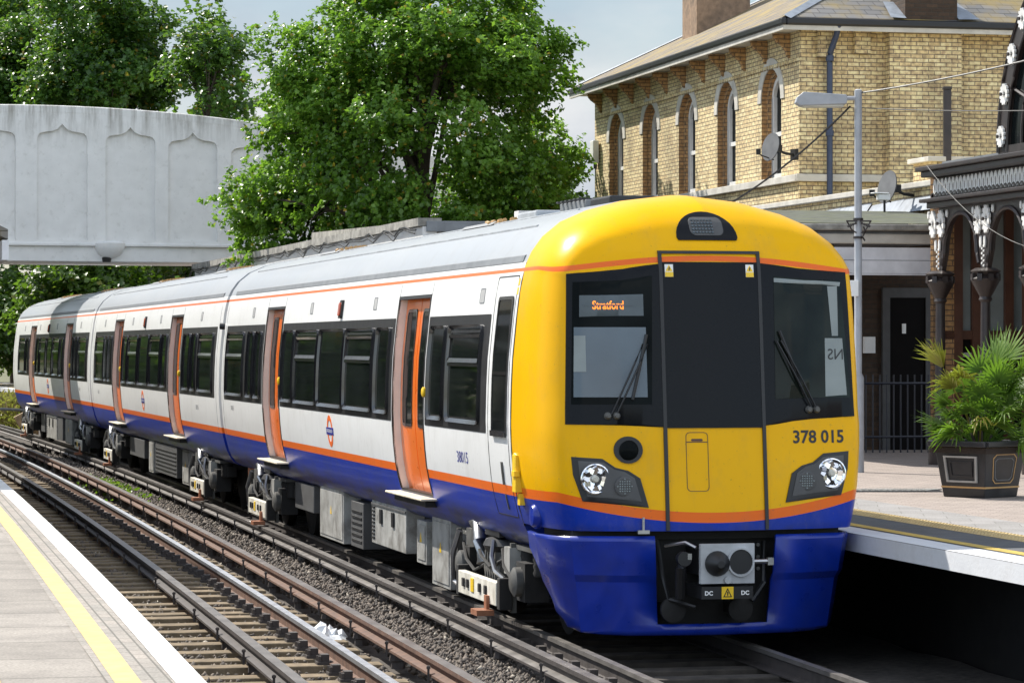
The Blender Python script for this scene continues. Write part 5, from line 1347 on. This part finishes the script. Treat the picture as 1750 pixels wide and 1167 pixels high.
# flue, dishes, camera, lamp post, wires
fl_ = MB(); p = Vector((6.95, 48.6, 0)); fl_.box(p+Vector((0, 0, 5.75)), (.12, .12, 1.7), 0); fl_.box(p+Vector((0, 0, 6.62)), (.14, .14, .05), 0)
tag(fl_.build('flue_pipe', 'iron', bevel=.01), 'tall square black flue rising from the wing roof before the brick wall', 'flue')
def dish(loc, rz, label, r=.30, arm=1):
    e = empty('satellite_dish', loc, rz)
    tag(e, label, 'satellite dish')
    w = MB(); Mt = Matrix.Rotation(R(78), 3, 'Y')
    w.lathe([(r, .10), (r*.8, .065), (r*.5, .03), (.01, .0), (.01, -.012), (r*.5, .015), (r*.8, .05), (r, .085)], (0, 0, 0), 26, 0, Mt @ Matrix.Diagonal((1.0, .92, 1.0)))
    w.build('reflector', 'dish', e, smooth=50)
    w = MB(); w.tube([(-.02, 0, 0), (-.22, 0, -.08), (-.42, 0, -.1)], .025, 8); w.box((-.46, 0, -.1), (.08, .14, .2)); w.box((-.08, 0, 0), (.1, .12, .12)); w.build('mount', 'under', e)
    w = MB(); w.tube([(.02, 0, -r*.8), (.3, 0, -r*.55), (.36, 0, -.10)], .012, 6); w.lathe([(.04, -.05), (.045, .05)], (.37, 0, -.08), 10); w.build('receiver_arm', 'under', e)
dl = Vector((BX, BY, 0)) + Vector((-.42*CT - .30*ST*0, 0, 6.03))
dish(Vector((4.72, 54.7, 6.06)), R(214), 'grey satellite dish on the sunlit corner of the station house', .26)
dish(Vector((5.82, 46.6, 4.92)), R(208), 'grey satellite dish above the lead flashing right of the lamp post', .26)
e = empty('security_camera', (5.65, 46.3, 4.74), R(200)); tag(e, 'small white security camera beside the right hand satellite dish', 'camera')
w = MB(); w.box((0, 0, .03), (.2, .09, .09), 0); w.box((.06, 0, .09), (.26, .13, .02), 0); w.build('housing', 'white_paint', e, bevel=.01)
w = MB(); w.tube([(-.02, 0, 0), (-.02, 0, -.2), (-.1, 0, -.25)], .018, 6); w.build('mount', 'under', e)
LPX, LPY = 4.38, 38.5
lp = empty('lamp_post', (LPX, LPY, PZ)); tag(lp, 'grey steel lamp post with one flat lantern on the right platform', 'lamp post')
zt = 2.52+(590-155)*LPY/5200-PZ
w = MB(); w.tube([(0, 0, 0), (0, 0, 1.2), (0, 0, 1.25), (0, 0, zt)], [.075, .075, .048, .048], 16); w.lathe([(.05, 0), (.03, .015)], (0, 0, zt), 16); w.build('pole', 'post', lp, smooth=40)
w = MB()
w.prism([(-.80, -.10), (-.78, -.03), (-.70, .035), (-.16, .0), (-.14, -.05), (-.16, -.12), (-.74, -.14)], lambda a, b, t: (a, t, b+zt-.06), -.12, .12, 0)
w.box((-.45, 0, zt-.19), (.52, .19, .05), 1); w.tube([(0, 0, zt-.1), (-.16, 0, zt-.1)], .03, 8, 0)
w.build('lantern', ['post', 'lamp_lens'], lp, bevel=.02)
zb = 2.52+(590-385)*LPY/5200-PZ
w = MB()
for z in (zb+.06, zb-.17): w.lathe([(.065, 0), (.065, .03)], (0, 0, z), 16)
for s in (-1, 1):
    w.tube([(.02*s, -.07, zb+.05), (.16*s, -.07, zb+.05)], .012, 6); w.tube([(.15*s, -.07, zb+.05), (.09*s, -.07, zb-.06), (.03*s, -.07, zb-.10)], .010, 6)
    for k in range(4): w.lathe([(.018, 0), (.018, .012)], (.04*s+.03*s*k, -.07, zb+.02-.012*k), 8, 0, Matrix(((1, 0, 0), (0, 0, -1), (0, 1, 0))))
w.tube([(.06, -.05, zb-.02), (.085, -.05, zb-.08), (.05, -.05, zb-.15), (.08, -.05, zb-.2)], .012, 6)
w.build('basket_bracket', 'iron', lp)
w = MB(); w.box((-.07, -.06, 2.52+(590-493)*LPY/5200-PZ), (.13, .05, .20)); w.build('sign_box', 'white', lp, bevel=.005)
def wire(p, q, sag, r, label, m='black'):
    p, q = Vector(p), Vector(q); w = MB(); w.tube([p.lerp(q, i/16)-Vector((0, 0, sag*4*(i/16)*(1-i/16))) for i in range(17)], r, 5)
    tag(w.build('cable', m), label, 'cable')
zt_ = zt+PZ
wire((LPX+.04, LPY, zt_-.03), (7.6, 33.0, 6.2), .10, .011, 'thick grey cable from the lamp post top toward the arched porch gable', 'under_grey')
wire((LPX+.04, LPY, zt_-.22), (7.6, 36.0, 5.35), .05, .007, 'thin cable from below the lamp post top to the porch gable', 'under_grey')
wire((LPX-.10, LPY, zt_-.20), (2.75, 40.5, 4.32), .10, .013, 'dark cable sloping from the lantern down to the awning roof', 'black')
wire((5.55, 40.7, 4.92), (6.2, 36.8, 3.72), .16, .0045, 'slack pale cable hanging across the porch arches', 'under_grey')
# planter and palm
PLX, PLY = 4.97, 32.3
pn = empty('planter', (PLX, PLY, PZ), R(43)); tag(pn, 'black cast iron square planter with gold lines on the right platform', 'planter')
w = MB(); a0, a1, hh = .275, .35, .59
def fr_(h): return a0+(a1-a0)*h/hh
w.add([(s*fr_(h), t*fr_(h), h) for h in (0, hh-.05) for s, t in ((-1, -1), (1, -1), (1, 1), (-1, 1))], [(0, 1, 5, 4), (1, 2, 6, 5), (2, 3, 7, 6), (3, 0, 4, 7), (0, 3, 2, 1)])
rim = fr_(hh)+.03
for s in (-1, 1): w.bx(-rim, rim, s*rim-.035, s*rim+.035, hh-.05, hh+.01); w.bx(s*rim-.035, s*rim+.035, -rim, rim, hh-.052, hh+.008)
w.build('pot', 'planter', pn, bevel=.01)
w = MB(); w.bx(-rim, rim, -rim, rim, hh-.12, hh-.06); w.build('soil', 'plant_soil', pn)
def pface(side):
    # side 0: the face turned left (-x), side 1: the face turned right (-y)
    if side == 0: return lambda a, b, o: (-(fr_(b)+o), a, b)
    return lambda a, b, o: (a, -(fr_(b)+o), b)
w = MB(); fl0 = pface(0)
ring(w, [(-.20, .16), (.20, .16), (.22, .44), (-.22, .44)], [(-.18, .18), (.18, .18), (.198, .42), (-.198, .42)], fl0, .022, 0, 0); ring(w, [(-.14, .22), (.14, .22), (.15, .38), (-.15, .38)], [(-.128, .232), (.128, .232), (.138, .368), (-.138, .368)], fl0, .012, 0, 1)
w.build('raised_panel', ['silver_line', 'planter'], pn)
w = MB(); f1 = pface(1)
oc = [(-.175, .15), (-.13, .11), (.13, .11), (.175, .15), (.20, .38), (.15, .42), (-.15, .42), (-.20, .38)]
ring(w, [(a, b+.04) for a, b in oc], [(a*.955, .295+(b-.255)*.94) for a, b in oc], f1, .005, 0, 0); ring(w, [(a*.8, .30+(b-.265)*.75) for a, b in oc], [(a*.765, .30+(b-.265)*.71) for a, b in oc], f1, .004, 0, 1); w.build('painted_panel', ['gold', 'gutter'], pn)
w = MB()
for f in (fl0, f1):
    w = MB(); scan(w, [(-fr_(.11), .10), (fr_(.11), .10), (fr_(.115), .118), (-fr_(.115), .118)], f, .006, 0, 1, 1); w.build('gold_line', 'gold', pn); w = MB()
    scan(w, [(-fr_(.5)*.98, .525), (fr_(.5)*.98, .525), (fr_(.51)*.98, .532), (-fr_(.51)*.98, .532)], f, .004, 0, 1, 1)
    w.build('gold_line', 'gold', pn)
pm = empty('palm_plant', (PLX, PLY, PZ+.52)); tag(pm, 'bushy fan palm with some yellowing leaves growing in the black planter', 'palm')
def fan(mb, base, tip, size, nbl=26, spread=150, droop=.25, dry=False, gr=None):
    base, tip = Vector(base), Vector(tip)
    d = (tip-base).normalized(); side = d.cross(Vector((0, 0, 1))).normalized(); up = side.cross(d).normalized()
    tw = gr.uniform(-.6, .6); side, up = side*math.cos(tw)+up*math.sin(tw), up*math.cos(tw)-side*math.sin(tw)
    mid = base.lerp(tip, .5)+Vector((0, 0, .05)); mb.tube([base, mid, tip], [.010, .008, .006], 5, 0, False)
    for k in range(nbl):
        a = R(-spread/2+spread*k/(nbl-1)); l = size*gr.uniform(.85, 1.08)*(1-.25*abs(a)/R(90))
        dr = (d*math.cos(a)+side*math.sin(a)+up*.12*math.cos(k*math.pi)).normalized(); wv = dr.cross(up).normalized()
        P = []; prev = None
        for t, wd in ((.05, .006), (.45, .013), (.75, .009), (1, .001)):
            c = tip+dr*l*t+Vector((0, 0, -1))*droop*l*t*t*gr.uniform(.7, 1.3); P += [c-wv*wd, c+wv*wd]
        mb.add(P, [(0, 1, 3, 2), (2, 3, 5, 4), (4, 5, 7, 6)])
gr = random.Random(11); gp_ = MB(); gd = MB()
fans = [(.16, .05, .86, .52, .10), (.42, -.05, .80, .50, .15), (.30, .25, .92, .46, .1), (.02, .1, .80, .40, .2), (.55, .2, .62, .45, .3), (.0, -.25, .55, .38, .35), (-.36, -.1, .45, .34, .25), (-.40, .05, .24, .36, .2), (-.30, -.2, .18, .32, .45), (.2, -.35, .35, .40, .4), (.45, -.35, .48, .42, .4), (.1, -.3, .25, .34, .5), (.45, .1, .2, .42, .45), (.3, -.1, .6, .42, .3), (-.15, .2, .6, .36, .3), (.60, -.1, .36, .42, .4), (-.15, -.3, .38, .34, .4), (.25, .3, .5, .4, .2), (-.05, 0, .45, .36, .4), (.15, -.2, .70, .40, .25), (.5, -.3, .14, .36, .5), (-.2, .3, .3, .34, .4)]
for x, y, z, s, dr in fans: fan(gp_, (x*.15, y*.15, .02), (x, y, z), s, 32, 175, dr, gr=gr); fan(gp_, (x*.1, y*.1, .02), (x*.75+gr.uniform(-.12, .12), y*.75+gr.uniform(-.12, .12), z*.75), s*.85, 26, 170, dr, gr=gr)
fan(gd, (-.03, 0, .05), (-.40, -.05, .84), .50, 30, 80, .3, gr=gr); fan(gd, (-.03, 0, .05), (-.30, -.1, .62), .40, 24, 120, .5, gr=gr); fan(gd, (-.02, .05, .05), (-.22, -.1, .74), .36, 22, 150, .7, gr=gr); fan(gd, (-.02, -.1, .05), (-.05, -.40, .30), .28, 10, 80, .9, gr=gr)
gp_.build('green_leaf', 'palm', pm); gd.build('dry_leaf', 'palm_dry', pm)
st_ = MB()
for i in range(14): a = gr.uniform(0, 6.28); st_.tube([(.08*math.cos(a), .08*math.sin(a), -.02), (.14*math.cos(a), .14*math.sin(a), .32)], .022, 6)
st_.build('trunk', 'bark', pm)

# ================================================================== TREES
def tree(loc, rx, ry, rz, h, m, label, seed, nleaf, leaf=.13, trunk=.18, name='tree', group=None, clump=.42, lobes=60, low=.25, bend_=0, gap=.0, cat='tree', limbs=9):
    g = np.random.default_rng(seed); root = empty(name, loc); tag(root, label, cat, group)
    c0 = np.array([0, 0, h-rz])
    # lobes: clump centres over an uneven ellipsoid
    d = g.normal(size=(lobes, 3)); d /= np.linalg.norm(d, axis=1, keepdims=True); d[:, 2] = np.where(d[:, 2] < -.55, -d[:, 2]*.5, d[:, 2])
    rad = g.uniform(.25, 1.0, lobes)**.45
    cc = c0 + d*rad[:, None]*np.array([rx, ry, rz]) * g.uniform(.82, 1.10, (lobes, 1))
    # twigs: sprays of leaves around each clump centre
    per = 16; ns = nleaf//per
    ci = g.integers(0, lobes, ns); sz = g.uniform(.6, 1.3, lobes)*clump
    off = g.normal(size=(ns, 3)); off /= np.linalg.norm(off, axis=1, keepdims=True)
    sp = cc[ci] + off*(sz[ci]*g.uniform(.45, 1.25, ns)*1.5)[:, None]*np.array([1, 1, .75])
    out = sp - c0; out /= np.linalg.norm(out, axis=1, keepdims=True)+1e-6
    ax = out*.6 + g.normal(size=(ns, 3))*.55; ax[:, 2] -= .25; ax /= np.linalg.norm(ax, axis=1, keepdims=True)
    t = np.linspace(-.5, .5, per)[None, :, None]
    C = sp[:, None] + ax[:, None]*t*leaf*3.6 + g.normal(size=(ns, per, 3))*leaf*.36
    N = np.repeat(out[:, None]*.5+np.array([0, 0, .75]), per, 1) + g.normal(size=(ns, per, 3))*.55
    leaves('crown', C.reshape(-1, 3), N.reshape(-1, 3), leaf, m, root, seed+1)
    w = MB(); base = Vector((0, 0, 0)); top = Vector((bend_, 0, h-rz*.9)); gr2 = random.Random(seed)
    fork = base.lerp(top, .55)
    w.tube([base, base.lerp(fork, .5)+Vector((gr2.uniform(-.1, .1), 0, 0)), fork, top], [trunk, trunk*.85, trunk*.72, trunk*.5], 10, 0)
    for k in range(limbs):
        i = int(g.integers(0, lobes)); e = Vector(cc[i]); s0 = fork.lerp(top, gr2.random()); m1 = s0.lerp(e, .5)+Vector((0, 0, .12*(e-s0).length))
        w.tube([s0, m1, e], [trunk*.42, trunk*.25, trunk*.06], 6, 0)
        for q in range(2):
            e2 = Vector(cc[int(np.argsort(((cc-cc[i])**2).sum(1))[1+q])]); w.tube([m1, m1.lerp(e2, .5)+Vector((0, 0, .1)), e2], [trunk*.2, trunk*.12, trunk*.03], 5, 0)
    w.build('trunk', 'bark', root, smooth=60)
    return root
tree((-1.9, 64.5, -.4), 3.45, 2.6, 4.7, 12.2, 'leaf', 'broad bright green tree between the footbridge and the station house', 21, 98000, .11, .20, lobes=150, clump=.40, limbs=20)
tree((-4.75, 66.5, -.4), 1.5, 1.5, 2.2, 7.6, 'leaf', 'leafy low bough of bright green tree hanging over the white footbridge end', 22, 16000, .115, .10, lobes=30, clump=.40)
tree((.35, 69.5, -.4), 1.35, 2.0, 3.6, 8.6, 'leaf', 'shaded dark tree close by the far corner of the station house', 23, 18000, .12, .12, lobes=34, clump=.45)
tree((-1.2, 67.5, -.4), 2.3, 2.0, 2.6, 6.4, 'leaf', 'low leafy growth under the broad green tree behind the white wall', 24, 26000, .12, .10, lobes=60, clump=.42)
tree((-3.3, 67.0, -.4), 1.5, 1.6, 2.4, 6.6, 'leaf_dark', 'darker low growth between the broad tree and its hanging bough', 25, 15000, .12, .10, lobes=40, clump=.42)
BG = 'dark trees behind the footbridge'
tree((-20.9, 128, -.4), 4.8, 4, 6.7, 18.8, 'leaf_dark', 'dark green tree over the left end of the footbridge', 31, 46000, .21, .2, group=BG, lobes=70, clump=.55)
tree((-13.4, 100, -.4), 2.8, 3, 5.4, 15.6, 'leaf_dark', 'dark green tree with some yellow leaves above the middle of the footbridge', 32, 42000, .17, .2, group=BG, lobes=70, clump=.55)
tree((-9.3, 93, -.4), 1.35, 2.2, 3.6, 13.8, 'leaf_dark', 'thin dark tree with bare lower trunks against the sky behind the footbridge', 33, 6500, .18, .16, group=BG, lobes=34, clump=.5, limbs=14)
tree((-5.6, 84, -.4), 1.0, 1.4, 2.4, 11.0, 'leaf_olive', 'sparse olive brown tree against the sky between the two larger trees', 34, 3800, .16, .10, group=BG, lobes=24, clump=.45, limbs=12)
tree((-21.5, 141, -.4), 4.6, 4, 7.0, 20.8, 'leaf_dark', 'taller dark green tree showing between the two leftmost crowns behind the footbridge', 36, 22000, .25, .2, group=BG, lobes=60, clump=.7)
tree((-31, 150, -.4), 6.0, 5, 8.6, 22.5, 'leaf_dark', 'dark green tree beyond the left edge of the footbridge', 35, 20000, .34, .2, group=BG, lobes=50, clump=.6)
FG = 'bushy trees beyond the footbridge arch'
for i, (x, y, rx, h, m, lb_) in enumerate([(-21.5, 124, 2.8, 4.6, 'leaf_far', 'leftmost bushy tree seen under the footbridge'), (-18.3, 126, 2.6, 5.4, 'leaf_dark', 'dark bush under the footbridge left of the train end'), (-15.2, 124, 2.6, 5.0, 'leaf_far', 'green bush under the footbridge directly over the last carriage'), (-11.6, 122, 2.4, 5.0, 'leaf_far', 'yellow green bush under the footbridge over the middle carriage'), (-8.6, 116, 2.4, 5.1, 'leaf_olive', 'olive bush under the footbridge where the white wall ends'), (-24.5, 120, 2.6, 4.9, 'leaf_dark', 'dark bush beyond the left edge under the footbridge'), (-27, 135, 3.6, 8.0, 'leaf_dark', 'tall dark tree behind the bushes at far left'), (-18, 140, 4.5, 8.0, 'leaf_dark', 'tall dark tree behind the bushes under the footbridge'), (-9, 138, 4.5, 8.0, 'leaf_dark', 'tall dark tree behind the olive bush'), (-12.7, 92, 1.8, 4.6, 'leaf_far', 'nearer green bush in front of the dark tree trunks'), (-10.2, 95, 1.6, 4.4, 'leaf_olive', 'nearest olive bush beside the line just beyond the footbridge')]):
    tree((x, y, -.5), rx*1.2, 2.2, h*.60, h*1.38, m, lb_, 50+i, 16000, .20, .12, name='bush' if h < 6 else 'tree', group=FG, lobes=60, clump=.6, cat='bush' if h < 6 else 'tree', limbs=4)
# trees beside and behind the viewer's platform (reflected in the train)
for i, (x, y) in enumerate([(-23.5, 62), (-28, 74), (-32, 88)]):
    tree((x, y, -.5), 5.6, 6.5, 5.0, 10.5, 'leaf_dark', ['nearest', 'middle', 'farthest'][i]+' dark tree standing left of the left platform outside the frame', 70+i, 9000, .5, .2, lobes=60, clump=1.0, group='trees left of the left platform')
for i in range(8):
    u_ = 58+i*11.5; p_ = WP(-9.8+bend(u_), u_, -.6)
    tree(p_, 3.2, 4.8, 3.6, 7.2, 'leaf_dark', ['first', 'second', 'third', 'fourth', 'fifth', 'sixth', 'seventh', 'eighth'][i]+' thick dark shrub along the far left bank outside the frame', 90+i, 7000, .45, .12, name='bush', lobes=60, clump=.8, group='shrubs along the far left bank', cat='bush', limbs=3)
g_ = np.random.default_rng(8); n = 9000
x = g_.uniform(-26, -15.5, n); y = g_.uniform(100, 116, n)
tag(leaves('dry_grass', np.stack([x, y, -.5+g_.uniform(0, 1.25, n)], 1), np.stack([g_.normal(size=n), -1+g_.normal(size=n)*.4, np.full(n, .3)], 1), .5, 'dry_grass', seed=6, aspect=.12), 'tall straw coloured dry grass at the far left of the line', 'dry grass', kind='stuff')
# far-left lineside: fence and buffer stop
fe_ = empty('lineside_fence', (-16.2, 93, -.5)); tag(fe_, 'low dark post and rail fence before the dry grass', 'fence')
for i in range(7): w = MB(); w.box((-3+i*.85, 0, .8), (.14, .14, 1.6)); w.build('post', 'wood_old' if False else 'door_dark', fe_)
w = MB(); w.tube([(-3, -.08, 1.25), (2.2, -.08, 1.0)], .05, 6); w.build('rail', 'gutter', fe_)
bs_ = empty('buffer_stop', (-14.3, 90.3, -.4), TH); tag(bs_, 'weathered timber buffer stop beside the far end of the train', 'buffer stop')
w = MB(); w.box((0, 0, .85), (.9, .3, .35), 0, Matrix.Rotation(-.5, 3, 'Y')); w.build('beam', 'wood_old', bs_)
w = MB(); w.box((.1, .1, .4), (.25, .9, .9), 0, Matrix.Rotation(.5, 3, 'X')); w.build('stay', 'wood_old', bs_)

# left platform canopy (edge of its roof shows at the left margin)
lc = empty('platform_canopy', WP(-7.05, 13.0, 0), TH); tag(lc, 'grey pitched platform canopy roof edge at the left margin of the picture', 'canopy')
w = MB(); y1 = 24
w.prism([(-3.2, 4.05), (0, 4.9), (2.05, 3.92), (2.05, 3.80), (0, 4.75), (-3.2, 3.9)], lambda a, b, t: (a, t, b), 0, y1); w.build('roof', 'slate_grey', lc)
w = MB(); w.bx(1.98, 2.06, 0, y1, 3.55, 3.79); w.build('valance', 'fascia', lc)
for y in (3, 9, 15, 21): w = MB(); w.tube([(0, y, PZ), (0, y, 4.7)], .08, 10); w.tube([(0, y, 3.6), (1.2, y, 4.15)], .05, 8); w.build('canopy_post', 'iron', lc)
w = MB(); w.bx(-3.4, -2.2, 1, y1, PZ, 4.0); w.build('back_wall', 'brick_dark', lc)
